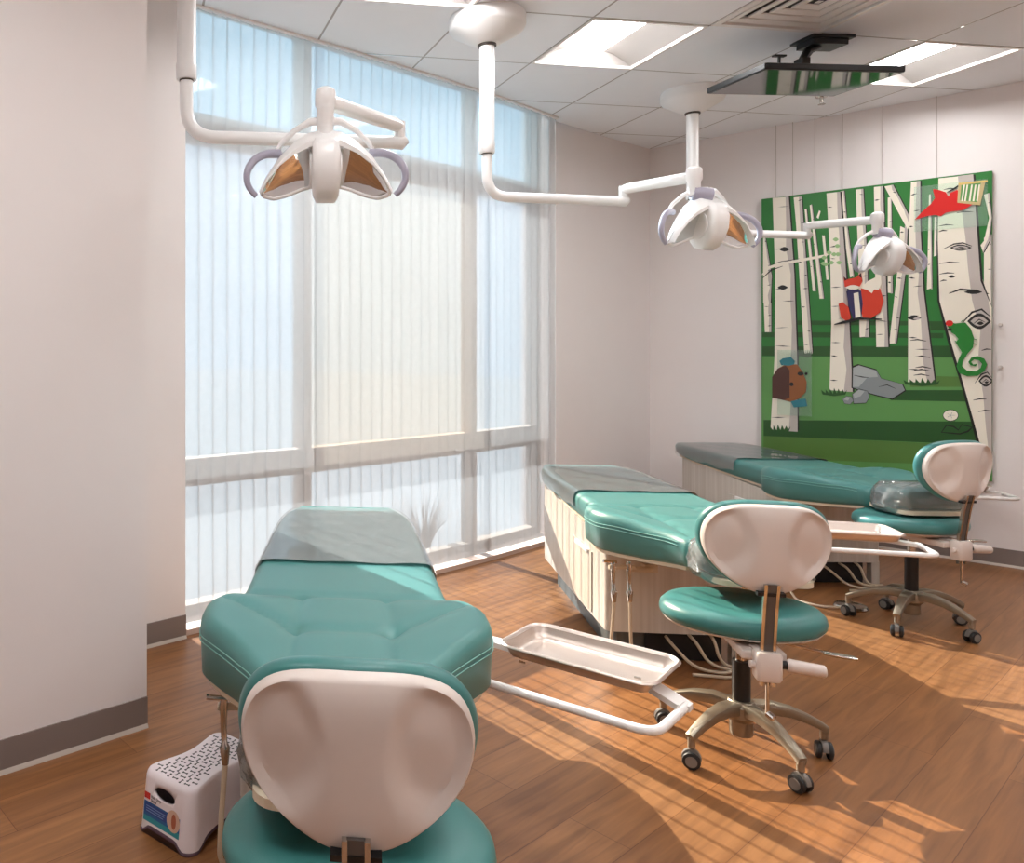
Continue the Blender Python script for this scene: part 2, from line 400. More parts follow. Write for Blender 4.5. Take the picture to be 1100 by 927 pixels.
ART = [
('b','lgreen',1,[(0,0.5),(1.2,0.5),(1.2,1.233),(0.005,1.235)]),
('b','dgreen',1,[(0.217,1.482),(0.979,1.457),(0.979,1.43),(0.217,1.452)]),
('b','dgreen',1,[(0.005,1.406),(0.979,1.384),(0.979,1.353),(0.005,1.371)]),
('b','dgreen',1,[(0.005,1.305),(1.041,1.306),(1.041,1.237),(0.005,1.24)]),
('b','dgreen',2,[(0.013,0.787),(1.161,0.852),(1.161,0.714),(0.013,0.675)]),
('b','mgreen',2,[(0.013,0.675),(1.2,0.711),(1.2,0.589),(0.013,0.519)]),
('b','mgreen',2,[(0.82,1.121),(1.086,1.118),(1.086,1.057),(0.82,1.048)]),
('b','dgreen',2,[(0.721,1.024),(1.116,1.039),(1.116,0.969),(0.721,0.96)]),
('b','dgreen',2,[(0.917,1.432),(1.041,1.429),(1.041,1.399),(0.917,1.401)]),
('b','bark',3,[(0.287,2.263),(0.343,1.626),(0.368,1.625),(0.3,2.267)]),
('b','bark_shade',3.3,[(0.295,2.267),(0.302,2.196),(0.309,2.124),(0.317,2.053),(0.326,1.982),(0.334,1.91),(0.339,1.839),(0.347,1.768),(0.353,1.696),(0.361,1.625),(0.368,1.625),(0.36,1.696),(0.353,1.768),(0.345,1.839),(0.338,1.91),(0.33,1.982),(0.323,2.053),(0.315,2.124),(0.308,2.196),(0.3,2.267)]),
('b','ink',3.4,[(0.3,2.267),(0.368,1.625),(0.372,1.625),(0.304,2.267)]),
('b','ink',3.5,[(0.305,2.167),(0.308,2.168),(0.311,2.162),(0.308,2.162)]),
('b','ink',3.5,[(0.31,1.996),(0.315,2),(0.319,1.997),(0.315,1.994)]),
('b','ink',3.5,[(0.346,1.742),(0.351,1.744),(0.356,1.735),(0.351,1.734)]),
('b','bark',3,[(0.257,2.242),(0.304,1.679),(0.323,1.678),(0.27,2.24)]),
('b','bark_shade',3.3,[(0.268,2.242),(0.272,2.179),(0.277,2.117),(0.284,2.054),(0.29,1.991),(0.296,1.929),(0.301,1.866),(0.307,1.803),(0.313,1.741),(0.318,1.678),(0.323,1.678),(0.317,1.741),(0.311,1.803),(0.305,1.866),(0.299,1.929),(0.293,1.991),(0.288,2.054),(0.282,2.117),(0.276,2.179),(0.27,2.242)]),
('b','ink',3.4,[(0.27,2.24),(0.323,1.678),(0.327,1.678),(0.274,2.24)]),
('b','ink',3.5,[(0.268,2.112),(0.272,2.115),(0.276,2.111),(0.272,2.108)]),
('b','ink',3.5,[(0.29,1.848),(0.295,1.85),(0.3,1.845),(0.295,1.844)]),
('b','bark',3,[(0.357,2.051),(0.381,1.751),(0.395,1.75),(0.372,2.049)]),
('b','ink',3.4,[(0.372,2.049),(0.395,1.75),(0.398,1.75),(0.375,2.049)]),
('b','bark',3,[(0.34,2.221),(0.326,2.177),(0.337,2.165),(0.349,2.214)]),
('b','bark',3,[(0.911,2.245),(0.901,1.656),(0.927,1.664),(0.921,2.245)]),
('b','bark_shade',3.3,[(0.917,2.245),(0.919,2.18),(0.918,2.114),(0.918,2.049),(0.919,1.983),(0.92,1.918),(0.92,1.852),(0.918,1.787),(0.921,1.721),(0.922,1.656),(0.927,1.656),(0.926,1.721),(0.926,1.787),(0.925,1.852),(0.924,1.918),(0.924,1.983),(0.923,2.049),(0.922,2.114),(0.922,2.18),(0.921,2.245)]),
('b','ink',3.4,[(0.921,2.245),(0.927,1.664),(0.931,1.664),(0.925,2.245)]),
('b','ink',3.5,[(0.916,2.141),(0.919,2.148),(0.922,2.147),(0.919,2.141)]),
('b','ink',3.5,[(0.905,1.904),(0.909,1.906),(0.914,1.903),(0.909,1.901)]),
('b','ink',3.5,[(0.904,1.81),(0.91,1.814),(0.917,1.812),(0.91,1.808)]),
('b','bark',3,[(0.937,2.101),(0.934,1.859),(0.947,1.863),(0.948,2.1)]),
('b','ink',3.4,[(0.948,2.1),(0.947,1.863),(0.95,1.863),(0.951,2.1)]),
('b','bark',3,[(0.708,2.255),(0.708,1.647),(0.733,1.641),(0.726,2.257)]),
('b','bark_shade',3.3,[(0.722,2.257),(0.723,2.189),(0.722,2.12),(0.721,2.052),(0.723,1.983),(0.723,1.915),(0.727,1.846),(0.724,1.778),(0.722,1.709),(0.723,1.641),(0.733,1.641),(0.732,1.709),(0.731,1.778),(0.731,1.846),(0.73,1.915),(0.729,1.983),(0.728,2.052),(0.728,2.12),(0.727,2.189),(0.726,2.257)]),
('b','ink',3.4,[(0.726,2.257),(0.733,1.641),(0.737,1.641),(0.73,2.257)]),
('b','ink',3.5,[(0.713,2.097),(0.72,2.103),(0.728,2.1),(0.72,2.095)]),
('b','ink',3.5,[(0.722,1.986),(0.725,1.988),(0.729,1.984),(0.725,1.982)]),
('b','ink',3.5,[(0.708,1.714),(0.716,1.717),(0.725,1.709),(0.716,1.707)]),
('b','bark',4,[(0.01,2.099),(0.01,1.801),(0.011,1.61),(0.056,1.608),(0.063,1.798),(0.023,2.087)]),
('b','bark_shade',4.3,[(0.02,2.099),(0.022,2.044),(0.03,1.99),(0.034,1.935),(0.044,1.881),(0.039,1.826),(0.041,1.772),(0.051,1.717),(0.039,1.663),(0.046,1.608),(0.056,1.608),(0.058,1.663),(0.06,1.717),(0.062,1.772),(0.059,1.826),(0.052,1.881),(0.044,1.935),(0.036,1.99),(0.029,2.044),(0.023,2.099)]),
('b','ink',4.4,[(0.023,2.087),(0.063,1.798),(0.056,1.608),(0.061,1.608),(0.068,1.798),(0.028,2.087)]),
('b','ink',4.5,[(0.021,2.045),(0.025,2.05),(0.029,2.045),(0.025,2.04)]),
('b','ink',4.5,[(0.031,1.844),(0.044,1.844),(0.057,1.839),(0.044,1.838)]),
('b','ink',4.5,[(0.034,1.733),(0.047,1.738),(0.061,1.739),(0.047,1.733)]),
('b','bark',4,[(0.013,1.647),(0.021,1.406),(0.06,1.405),(0.06,1.645)]),
('b','bark_shade',4.3,[(0.043,1.647),(0.049,1.62),(0.043,1.593),(0.042,1.566),(0.042,1.539),(0.048,1.513),(0.046,1.486),(0.045,1.459),(0.047,1.432),(0.046,1.405),(0.06,1.405),(0.06,1.432),(0.06,1.459),(0.06,1.486),(0.06,1.513),(0.06,1.539),(0.06,1.566),(0.06,1.593),(0.06,1.62),(0.06,1.647)]),
('b','ink',4.4,[(0.06,1.645),(0.06,1.405),(0.065,1.405),(0.065,1.645)]),
('b','ink',4.5,[(0.015,1.588),(0.03,1.587),(0.046,1.582),(0.03,1.583)]),
('b','ink',4.5,[(0.038,1.522),(0.049,1.526),(0.06,1.524),(0.049,1.52)]),
('b','ink',4.5,[(0.037,1.449),(0.049,1.454),(0.06,1.451),(0.049,1.447)]),
('b','bark',4,[(0.194,2.33),(0.208,2.142),(0.256,1.255),(0.303,1.266),(0.252,2.137),(0.241,2.328)]),
('b','bark_shade',4.3,[(0.224,2.33),(0.229,2.211),(0.235,2.091),(0.251,1.972),(0.255,1.852),(0.255,1.733),(0.266,1.613),(0.275,1.494),(0.28,1.374),(0.29,1.255),(0.303,1.255),(0.297,1.374),(0.29,1.494),(0.283,1.613),(0.276,1.733),(0.269,1.852),(0.262,1.972),(0.255,2.091),(0.248,2.211),(0.241,2.33)]),
('b','ink',4.4,[(0.241,2.328),(0.252,2.137),(0.303,1.266),(0.309,1.266),(0.258,2.137),(0.247,2.328)]),
('b','ink',4.5,[(0.218,2.301),(0.23,2.309),(0.243,2.308),(0.23,2.301)]),
('b','ink',4.5,[(0.235,2.148),(0.243,2.151),(0.251,2.148),(0.243,2.145)]),
('b','ink',4.5,[(0.237,2.019),(0.248,2.019),(0.259,2.015),(0.248,2.015)]),
('b','ink',4.5,[(0.222,1.883),(0.234,1.884),(0.246,1.875),(0.234,1.874)]),
('b','ink',4.5,[(0.253,1.785),(0.263,1.793),(0.273,1.792),(0.263,1.785)]),
('b','ink',4.5,[(0.248,1.699),(0.263,1.703),(0.278,1.699),(0.263,1.695)]),
('b','ink',4.5,[(0.239,1.575),(0.25,1.578),(0.262,1.573),(0.25,1.57)]),
('b','ink',4.5,[(0.272,1.41),(0.283,1.412),(0.295,1.406),(0.283,1.405)]),
('b','ink',4.5,[(0.253,1.318),(0.267,1.321),(0.282,1.317),(0.267,1.315)]),
('b','bark',4,[(0.457,2.332),(0.471,2.111),(0.511,1.757),(0.532,1.767),(0.496,2.108),(0.48,2.333)]),
('b','bark_shade',4.3,[(0.471,2.333),(0.479,2.269),(0.484,2.205),(0.487,2.141),(0.493,2.077),(0.499,2.013),(0.507,1.949),(0.514,1.885),(0.522,1.821),(0.527,1.757),(0.532,1.757),(0.526,1.821),(0.52,1.885),(0.513,1.949),(0.506,2.013),(0.499,2.077),(0.494,2.141),(0.489,2.205),(0.485,2.269),(0.48,2.333)]),
('b','ink',4.4,[(0.48,2.333),(0.496,2.108),(0.532,1.767),(0.537,1.767),(0.501,2.108),(0.485,2.333)]),
('b','ink',4.5,[(0.473,2.193),(0.482,2.195),(0.49,2.189),(0.482,2.188)]),
('b','ink',4.5,[(0.472,2.101),(0.478,2.104),(0.485,2.1),(0.478,2.097)]),
('b','ink',4.5,[(0.509,1.846),(0.516,1.852),(0.524,1.848),(0.516,1.844)]),
('b','bark',4,[(0.541,2.331),(0.555,1.884),(0.562,1.364),(0.612,1.368),(0.602,1.88),(0.581,2.331)]),
('b','bark_shade',4.3,[(0.57,2.331),(0.571,2.224),(0.575,2.116),(0.585,2.009),(0.586,1.901),(0.59,1.794),(0.587,1.686),(0.595,1.579),(0.598,1.471),(0.589,1.364),(0.612,1.364),(0.61,1.471),(0.608,1.579),(0.606,1.686),(0.604,1.794),(0.601,1.901),(0.596,2.009),(0.591,2.116),(0.586,2.224),(0.581,2.331)]),
('b','ink',4.4,[(0.581,2.331),(0.602,1.88),(0.612,1.368),(0.618,1.368),(0.608,1.88),(0.587,2.331)]),
('b','ink',4.5,[(0.56,2.298),(0.571,2.298),(0.583,2.292),(0.571,2.293)]),
('b','ink',4.5,[(0.548,2.116),(0.557,2.118),(0.567,2.114),(0.557,2.113)]),
('b','ink',4.5,[(0.565,1.96),(0.582,1.964),(0.598,1.963),(0.582,1.96)]),
('b','ink',4.5,[(0.575,1.76),(0.59,1.766),(0.604,1.763),(0.59,1.758)]),
('b','ink',4.5,[(0.574,1.617),(0.591,1.624),(0.607,1.624),(0.591,1.617)]),
('b','ink',4.5,[(0.59,1.415),(0.601,1.423),(0.611,1.422),(0.601,1.415)]),
('b','bark',5,[(0.637,2.333),(0.642,1.877),(0.649,1.299),(0.711,1.299),(0.694,1.872),(0.684,2.333)]),
('b','bark_shade',5.3,[(0.67,2.333),(0.669,2.218),(0.675,2.103),(0.679,1.988),(0.672,1.873),(0.676,1.759),(0.679,1.644),(0.683,1.529),(0.693,1.414),(0.691,1.299),(0.711,1.299),(0.708,1.414),(0.704,1.529),(0.701,1.644),(0.697,1.759),(0.694,1.873),(0.691,1.988),(0.689,2.103),(0.686,2.218),(0.684,2.333)]),
('b','ink',5.4,[(0.684,2.333),(0.694,1.872),(0.711,1.299),(0.719,1.299),(0.702,1.872),(0.692,2.333)]),
('b','ink',5.5,[(0.638,2.247),(0.652,2.252),(0.667,2.247),(0.652,2.243)]),
('b','ink',5.5,[(0.639,2.16),(0.655,2.16),(0.671,2.154),(0.655,2.155)]),
('b','ink',5.5,[(0.674,1.996),(0.682,2.002),(0.691,2.001),(0.682,1.995)]),
('b','ink',5.5,[(0.67,1.872),(0.682,1.879),(0.694,1.875),(0.682,1.869)]),
('b','ink',5.5,[(0.644,1.748),(0.657,1.752),(0.671,1.747),(0.657,1.744)]),
('b','ink',5.5,[(0.67,1.627),(0.686,1.632),(0.701,1.629),(0.686,1.624)]),
('b','ink',5.5,[(0.664,1.469),(0.685,1.469),(0.706,1.463),(0.685,1.463)]),
('b','ink',5.5,[(0.648,1.379),(0.669,1.383),(0.689,1.381),(0.669,1.378)]),
('b','bark',4,[(0.771,2.065),(0.758,1.804),(0.715,1.32),(0.751,1.324),(0.798,1.78),(0.807,2.04)]),
('b','bark_shade',4.3,[(0.793,2.065),(0.792,1.982),(0.785,1.899),(0.788,1.817),(0.775,1.734),(0.768,1.651),(0.761,1.568),(0.75,1.486),(0.748,1.403),(0.742,1.32),(0.751,1.32),(0.759,1.403),(0.768,1.486),(0.776,1.568),(0.785,1.651),(0.793,1.734),(0.799,1.817),(0.802,1.899),(0.805,1.982),(0.807,2.065)]),
('b','ink',4.4,[(0.807,2.04),(0.798,1.78),(0.751,1.324),(0.757,1.324),(0.804,1.78),(0.813,2.04)]),
('b','ink',4.5,[(0.769,2.027),(0.779,2.031),(0.789,2.025),(0.779,2.022)]),
('b','ink',4.5,[(0.762,1.88),(0.773,1.888),(0.783,1.885),(0.773,1.878)]),
('b','ink',4.5,[(0.752,1.737),(0.767,1.74),(0.781,1.732),(0.767,1.731)]),
('b','ink',4.5,[(0.742,1.621),(0.75,1.621),(0.758,1.615),(0.75,1.615)]),
('b','ink',4.5,[(0.749,1.487),(0.759,1.487),(0.768,1.481),(0.759,1.481)]),
('b','ink',4.5,[(0.738,1.413),(0.749,1.415),(0.76,1.413),(0.749,1.411)]),
('b','bark',5,[(0.691,2.329),(0.807,2.04),(0.829,2.09),(0.735,2.333)]),
('b','bark_shade',5.3,[(0.726,2.333),(0.731,2.3),(0.75,2.268),(0.763,2.235),(0.774,2.203),(0.789,2.17),(0.796,2.138),(0.807,2.105),(0.814,2.073),(0.822,2.04),(0.829,2.04),(0.829,2.073),(0.823,2.105),(0.811,2.138),(0.798,2.17),(0.785,2.203),(0.773,2.235),(0.76,2.268),(0.748,2.3),(0.735,2.333)]),
('b','ink',5.4,[(0.735,2.333),(0.829,2.09),(0.835,2.09),(0.741,2.333)]),
('b','ink',5.5,[(0.732,2.287),(0.743,2.287),(0.753,2.279),(0.743,2.28)]),
('b','ink',5.5,[(0.816,2.076),(0.822,2.078),(0.829,2.07),(0.822,2.069)]),
('b','bark',6,[(0.824,2.336),(0.814,2.071),(0.811,1.653),(0.809,1.079),(0.94,1.077),(0.885,1.649),(0.869,2.064),(0.869,2.337)]),
('b','bark_shade',6.3,[(0.852,2.337),(0.847,2.197),(0.845,2.057),(0.848,1.917),(0.864,1.777),(0.856,1.637),(0.871,1.497),(0.877,1.357),(0.881,1.217),(0.904,1.077),(0.94,1.077),(0.927,1.217),(0.913,1.357),(0.9,1.497),(0.886,1.637),(0.88,1.777),(0.875,1.917),(0.869,2.057),(0.869,2.197),(0.869,2.337)]),
('b','ink',6.4,[(0.869,2.337),(0.869,2.064),(0.885,1.649),(0.94,1.077),(0.948,1.077),(0.893,1.649),(0.877,2.064),(0.877,2.337)]),
('b','ink',6.5,[(0.821,2.252),(0.837,2.261),(0.854,2.26),(0.837,2.252)]),
('b','ink',6.5,[(0.835,2.151),(0.852,2.157),(0.869,2.155),(0.852,2.149)]),
('b','ink',6.5,[(0.814,2.057),(0.824,2.061),(0.835,2.055),(0.824,2.052)]),
('b','ink',6.5,[(0.813,1.882),(0.828,1.884),(0.844,1.88),(0.828,1.879)]),
('b','ink',6.5,[(0.812,1.736),(0.828,1.738),(0.845,1.729),(0.828,1.728)]),
('b','ink',6.5,[(0.833,1.677),(0.858,1.682),(0.884,1.681),(0.858,1.677)]),
('b','ink',6.5,[(0.81,1.495),(0.838,1.499),(0.865,1.495),(0.838,1.492)]),
('b','ink',6.5,[(0.81,1.359),(0.833,1.362),(0.856,1.356),(0.833,1.354)]),
('b','ink',6.5,[(0.841,1.284),(0.88,1.287),(0.92,1.284),(0.88,1.281)]),
('b','ink',6.5,[(0.809,1.16),(0.846,1.162),(0.882,1.154),(0.846,1.153)]),
('b','bark',6,[(0.068,2.344),(0.084,1.809),(0.08,1.231),(0.055,0.72),(0.217,0.728),(0.214,1.232),(0.198,1.801),(0.165,2.339)]),
('b','bark_shade',6.3,[(0.146,2.344),(0.15,2.164),(0.149,1.983),(0.177,1.803),(0.175,1.622),(0.184,1.442),(0.18,1.261),(0.167,1.081),(0.177,0.9),(0.165,0.72),(0.217,0.72),(0.216,0.9),(0.215,1.081),(0.213,1.261),(0.208,1.442),(0.203,1.622),(0.198,1.803),(0.187,1.983),(0.176,2.164),(0.165,2.344)]),
('b','ink',6.4,[(0.165,2.339),(0.198,1.801),(0.214,1.232),(0.217,0.728),(0.226,0.728),(0.223,1.232),(0.207,1.801),(0.174,2.339)]),
('b','ink',6.5,[(0.1,2.275),(0.134,2.276),(0.169,2.272),(0.134,2.272)]),
('b','ink',6.5,[(0.13,2.104),(0.155,2.106),(0.179,2.099),(0.155,2.098)]),
('b','ink',6.5,[(0.079,1.981),(0.109,1.985),(0.14,1.984),(0.109,1.98)]),
('b','ink',6.5,[(0.137,1.894),(0.165,1.901),(0.192,1.898),(0.165,1.892)]),
('b','ink',6.5,[(0.083,1.705),(0.111,1.71),(0.138,1.708),(0.111,1.703)]),
('b','ink',6.5,[(0.129,1.619),(0.166,1.621),(0.203,1.617),(0.166,1.615)]),
('b','ink',6.5,[(0.081,1.433),(0.123,1.437),(0.164,1.437),(0.123,1.433)]),
('b','ink',6.5,[(0.081,1.309),(0.13,1.311),(0.179,1.304),(0.13,1.304)]),
('b','ink',6.5,[(0.147,1.206),(0.181,1.207),(0.214,1.203),(0.181,1.202)]),
('b','ink',6.5,[(0.07,1.018),(0.109,1.026),(0.147,1.025),(0.109,1.018)]),
('b','ink',6.5,[(0.066,0.949),(0.096,0.956),(0.126,0.957),(0.096,0.951)]),
('b','ink',6.5,[(0.059,0.808),(0.103,0.814),(0.146,0.812),(0.103,0.807)]),
('b','bark',6,[(0.382,2.33),(0.402,1.897),(0.409,1.454),(0.398,1.012),(0.525,1.005),(0.507,1.452),(0.484,1.89),(0.457,2.33)]),
('b','bark_shade',6.3,[(0.44,2.33),(0.443,2.183),(0.453,2.036),(0.452,1.888),(0.473,1.741),(0.475,1.594),(0.483,1.447),(0.476,1.299),(0.492,1.152),(0.477,1.005),(0.525,1.005),(0.519,1.152),(0.513,1.299),(0.507,1.447),(0.5,1.594),(0.492,1.741),(0.484,1.888),(0.475,2.036),(0.466,2.183),(0.457,2.33)]),
('b','ink',6.4,[(0.457,2.33),(0.484,1.89),(0.507,1.452),(0.525,1.005),(0.534,1.005),(0.516,1.452),(0.493,1.89),(0.466,2.33)]),
('b','ink',6.5,[(0.386,2.237),(0.401,2.238),(0.415,2.233),(0.401,2.232)]),
('b','ink',6.5,[(0.391,2.13),(0.41,2.131),(0.428,2.126),(0.41,2.126)]),
('b','ink',6.5,[(0.399,1.967),(0.424,1.975),(0.45,1.972),(0.424,1.966)]),
('b','ink',6.5,[(0.402,1.892),(0.417,1.892),(0.432,1.887),(0.417,1.887)]),
('b','ink',6.5,[(0.405,1.697),(0.434,1.701),(0.463,1.698),(0.434,1.694)]),
('b','ink',6.5,[(0.407,1.57),(0.432,1.573),(0.457,1.571),(0.432,1.568)]),
('b','ink',6.5,[(0.446,1.489),(0.475,1.494),(0.505,1.491),(0.475,1.487)]),
('b','ink',6.5,[(0.406,1.33),(0.433,1.333),(0.46,1.329),(0.433,1.326)]),
('b','ink',6.5,[(0.404,1.243),(0.425,1.244),(0.446,1.235),(0.425,1.235)]),
('b','ink',6.5,[(0.4,1.078),(0.422,1.082),(0.444,1.077),(0.422,1.074)]),
('b','bark',5,[(1.164,2.208),(1.187,2.066),(1.164,1.931),(1.149,1.908),(1.161,1.862),(1.187,1.928),(1.199,2.065),(1.187,2.214)]),
('b','bark_shade',5.3,[(1.18,2.214),(1.182,2.175),(1.187,2.136),(1.193,2.097),(1.195,2.058),(1.189,2.018),(1.187,1.979),(1.182,1.94),(1.167,1.901),(1.158,1.862),(1.161,1.862),(1.176,1.901),(1.188,1.94),(1.191,1.979),(1.195,2.018),(1.198,2.058),(1.196,2.097),(1.193,2.136),(1.19,2.175),(1.187,2.214)]),
('b','ink',5.4,[(1.187,2.214),(1.199,2.065),(1.187,1.928),(1.161,1.862),(1.167,1.862),(1.193,1.928),(1.2,2.065),(1.193,2.214)]),
('b','ink',5.5,[(1.18,2.158),(1.186,2.159),(1.192,2.156),(1.186,2.155)]),
('b','ink',5.5,[(1.187,2.008),(1.19,2.014),(1.194,2.015),(1.19,2.009)]),
('b','bark',5,[(1.164,1.951),(1.164,1.594),(1.199,1.534),(1.199,1.967)]),
('b','bark_shade',5.3,[(1.188,1.967),(1.19,1.919),(1.188,1.871),(1.194,1.823),(1.193,1.775),(1.19,1.726),(1.188,1.678),(1.194,1.63),(1.195,1.582),(1.193,1.534),(1.199,1.534),(1.199,1.582),(1.199,1.63),(1.199,1.678),(1.199,1.726),(1.199,1.775),(1.199,1.823),(1.199,1.871),(1.199,1.919),(1.199,1.967)]),
('b','ink',5.5,[(1.184,1.906),(1.192,1.911),(1.199,1.911),(1.192,1.906)]),
('b','ink',5.5,[(1.179,1.761),(1.189,1.763),(1.199,1.759),(1.189,1.758)]),
('b','ink',5.5,[(1.164,1.622),(1.176,1.623),(1.188,1.614),(1.176,1.614)]),
('b','bark',7,[(0.956,2.338),(0.953,1.952),(0.961,1.584),(1.01,1.349),(1.071,1.077),(1.164,0.635),(1.199,0.638),(1.199,1.081),(1.199,1.534),(1.149,1.694),(1.137,1.933),(1.116,2.334)]),
('b','bark_shade',7.3,[(1.046,2.338),(1.062,2.149),(1.081,1.96),(1.093,1.77),(1.111,1.581),(1.148,1.392),(1.137,1.203),(1.161,1.013),(1.172,0.824),(1.188,0.635),(1.199,0.635),(1.199,0.824),(1.199,1.013),(1.199,1.203),(1.199,1.392),(1.184,1.581),(1.145,1.77),(1.136,1.96),(1.126,2.149),(1.116,2.338)]),
('b','ink',7.4,[(1.116,2.334),(1.137,1.933),(1.149,1.694),(1.199,1.534),(1.199,1.081),(1.199,0.638),(1.2,0.638),(1.2,1.081),(1.2,1.534),(1.159,1.694),(1.147,1.933),(1.126,2.334)]),
('b','ink',7.6,[(0.953,1.952),(0.961,1.584),(1.01,1.349),(1.071,1.077),(1.164,0.635),(1.15,0.633),(1.061,1.067),(0.998,1.339),(0.951,1.584),(0.947,1.953)]),
('b','ink',7.7,[(0.982,1.9),(1.029,1.922),(1.069,1.925),(1.11,1.904),(1.111,1.907),(1.07,1.933),(1.027,1.93),(0.981,1.903)]),
('b','ink',7.7,[(1.007,1.906),(1.016,1.91),(1.025,1.914),(1.033,1.917),(1.042,1.92),(1.051,1.921),(1.059,1.92),(1.068,1.919),(1.076,1.916),(1.085,1.912),(1.093,1.907),(1.102,1.902),(1.11,1.896),(1.102,1.892),(1.093,1.888),(1.085,1.885),(1.076,1.883),(1.068,1.882),(1.059,1.882),(1.051,1.883),(1.042,1.886),(1.033,1.89),(1.025,1.895),(1.016,1.9)]),
('b','bark_shade',7.8,[(1.02,1.905),(1.027,1.907),(1.033,1.91),(1.04,1.912),(1.046,1.913),(1.053,1.913),(1.059,1.913),(1.066,1.912),(1.072,1.91),(1.078,1.908),(1.085,1.905),(1.091,1.901),(1.098,1.897),(1.091,1.895),(1.085,1.893),(1.078,1.891),(1.072,1.889),(1.066,1.889),(1.059,1.889),(1.053,1.89),(1.046,1.892),(1.04,1.894),(1.033,1.898),(1.027,1.901)]),
('b','ink',7.9,[(1.034,1.896),(1.059,1.903),(1.085,1.895),(1.085,1.897),(1.059,1.909),(1.033,1.899)]),
('b','ink',7.9,[(1.049,1.897),(1.051,1.898),(1.054,1.899),(1.057,1.9),(1.059,1.9),(1.062,1.9),(1.064,1.9),(1.067,1.9),(1.069,1.899),(1.072,1.898),(1.075,1.897),(1.077,1.896),(1.08,1.894),(1.077,1.893),(1.075,1.893),(1.072,1.892),(1.069,1.892),(1.067,1.891),(1.064,1.891),(1.062,1.892),(1.059,1.893),(1.057,1.893),(1.054,1.895),(1.051,1.896)]),
('b','ink',7.7,[(1.063,1.435),(1.113,1.502),(1.152,1.518),(1.195,1.473),(1.197,1.476),(1.155,1.529),(1.108,1.512),(1.061,1.438)]),
('b','ink',7.7,[(1.089,1.454),(1.098,1.466),(1.107,1.477),(1.116,1.487),(1.125,1.494),(1.134,1.499),(1.143,1.5),(1.152,1.498),(1.161,1.493),(1.169,1.485),(1.178,1.475),(1.187,1.463),(1.196,1.451),(1.187,1.439),(1.178,1.428),(1.169,1.418),(1.161,1.411),(1.152,1.406),(1.143,1.405),(1.134,1.407),(1.125,1.412),(1.116,1.419),(1.107,1.429),(1.098,1.441)]),
('b','bark_shade',7.8,[(1.103,1.454),(1.11,1.461),(1.116,1.468),(1.123,1.474),(1.13,1.479),(1.136,1.481),(1.143,1.482),(1.15,1.481),(1.156,1.478),(1.163,1.473),(1.169,1.467),(1.176,1.459),(1.183,1.451),(1.176,1.444),(1.169,1.437),(1.163,1.431),(1.156,1.426),(1.15,1.424),(1.143,1.423),(1.136,1.424),(1.13,1.427),(1.123,1.432),(1.116,1.438),(1.11,1.446)]),
('b','ink',7.9,[(1.117,1.437),(1.143,1.46),(1.169,1.445),(1.17,1.447),(1.143,1.468),(1.116,1.439)]),
('b','ink',7.9,[(1.132,1.441),(1.135,1.443),(1.138,1.446),(1.14,1.448),(1.143,1.45),(1.146,1.451),(1.148,1.451),(1.151,1.451),(1.154,1.45),(1.156,1.448),(1.159,1.445),(1.161,1.443),(1.164,1.44),(1.161,1.437),(1.159,1.435),(1.156,1.433),(1.154,1.431),(1.151,1.43),(1.148,1.43),(1.146,1.43),(1.143,1.431),(1.14,1.433),(1.138,1.435),(1.135,1.438)]),
('b','ink',7.7,[(1.125,1.081),(1.155,1.131),(1.178,1.144),(1.2,1.113),(1.2,1.115),(1.18,1.152),(1.151,1.138),(1.123,1.082)]),
('b','ink',7.7,[(1.14,1.095),(1.145,1.104),(1.151,1.113),(1.156,1.12),(1.162,1.126),(1.167,1.129),(1.172,1.131),(1.178,1.13),(1.183,1.126),(1.188,1.121),(1.194,1.114),(1.199,1.106),(1.2,1.097),(1.199,1.088),(1.194,1.079),(1.188,1.072),(1.183,1.066),(1.178,1.063),(1.172,1.061),(1.167,1.062),(1.162,1.065),(1.156,1.071),(1.151,1.078),(1.145,1.086)]),
('b','bark_shade',7.8,[(1.148,1.095),(1.152,1.101),(1.156,1.106),(1.16,1.111),(1.164,1.115),(1.168,1.117),(1.172,1.118),(1.176,1.117),(1.18,1.115),(1.184,1.112),(1.188,1.107),(1.192,1.102),(1.196,1.097),(1.192,1.091),(1.188,1.086),(1.184,1.081),(1.18,1.077),(1.176,1.075),(1.172,1.074),(1.168,1.075),(1.164,1.077),(1.16,1.08),(1.156,1.085),(1.152,1.09)]),
('b','ink',7.9,[(1.157,1.084),(1.173,1.102),(1.188,1.091),(1.189,1.093),(1.172,1.108),(1.156,1.085)]),
('b','ink',7.9,[(1.166,1.087),(1.167,1.089),(1.169,1.091),(1.171,1.093),(1.172,1.094),(1.174,1.095),(1.176,1.095),(1.177,1.095),(1.179,1.094),(1.18,1.093),(1.182,1.091),(1.184,1.09),(1.185,1.088),(1.184,1.086),(1.182,1.084),(1.18,1.082),(1.179,1.081),(1.177,1.08),(1.176,1.08),(1.174,1.08),(1.172,1.08),(1.171,1.082),(1.169,1.083),(1.167,1.085)]),
('b','ink',7.7,[(1.006,1.624),(1.057,1.642),(1.131,1.63),(1.153,1.625),(1.154,1.629),(1.132,1.642),(1.056,1.654),(1.005,1.628)]),
('b','ink',7.7,[(1.074,1.631),(1.081,1.634),(1.088,1.636),(1.095,1.638),(1.102,1.64),(1.109,1.641),(1.116,1.641),(1.123,1.64),(1.13,1.638),(1.137,1.636),(1.144,1.633),(1.151,1.63),(1.158,1.626),(1.151,1.624),(1.144,1.621),(1.137,1.619),(1.13,1.617),(1.123,1.617),(1.116,1.617),(1.109,1.617),(1.102,1.619),(1.095,1.621),(1.088,1.624),(1.081,1.627)]),
('b','ink',7.7,[(0.958,2.042),(0.993,2.044),(1.027,2.04),(1.027,2.043),(0.992,2.052),(0.957,2.045)]),
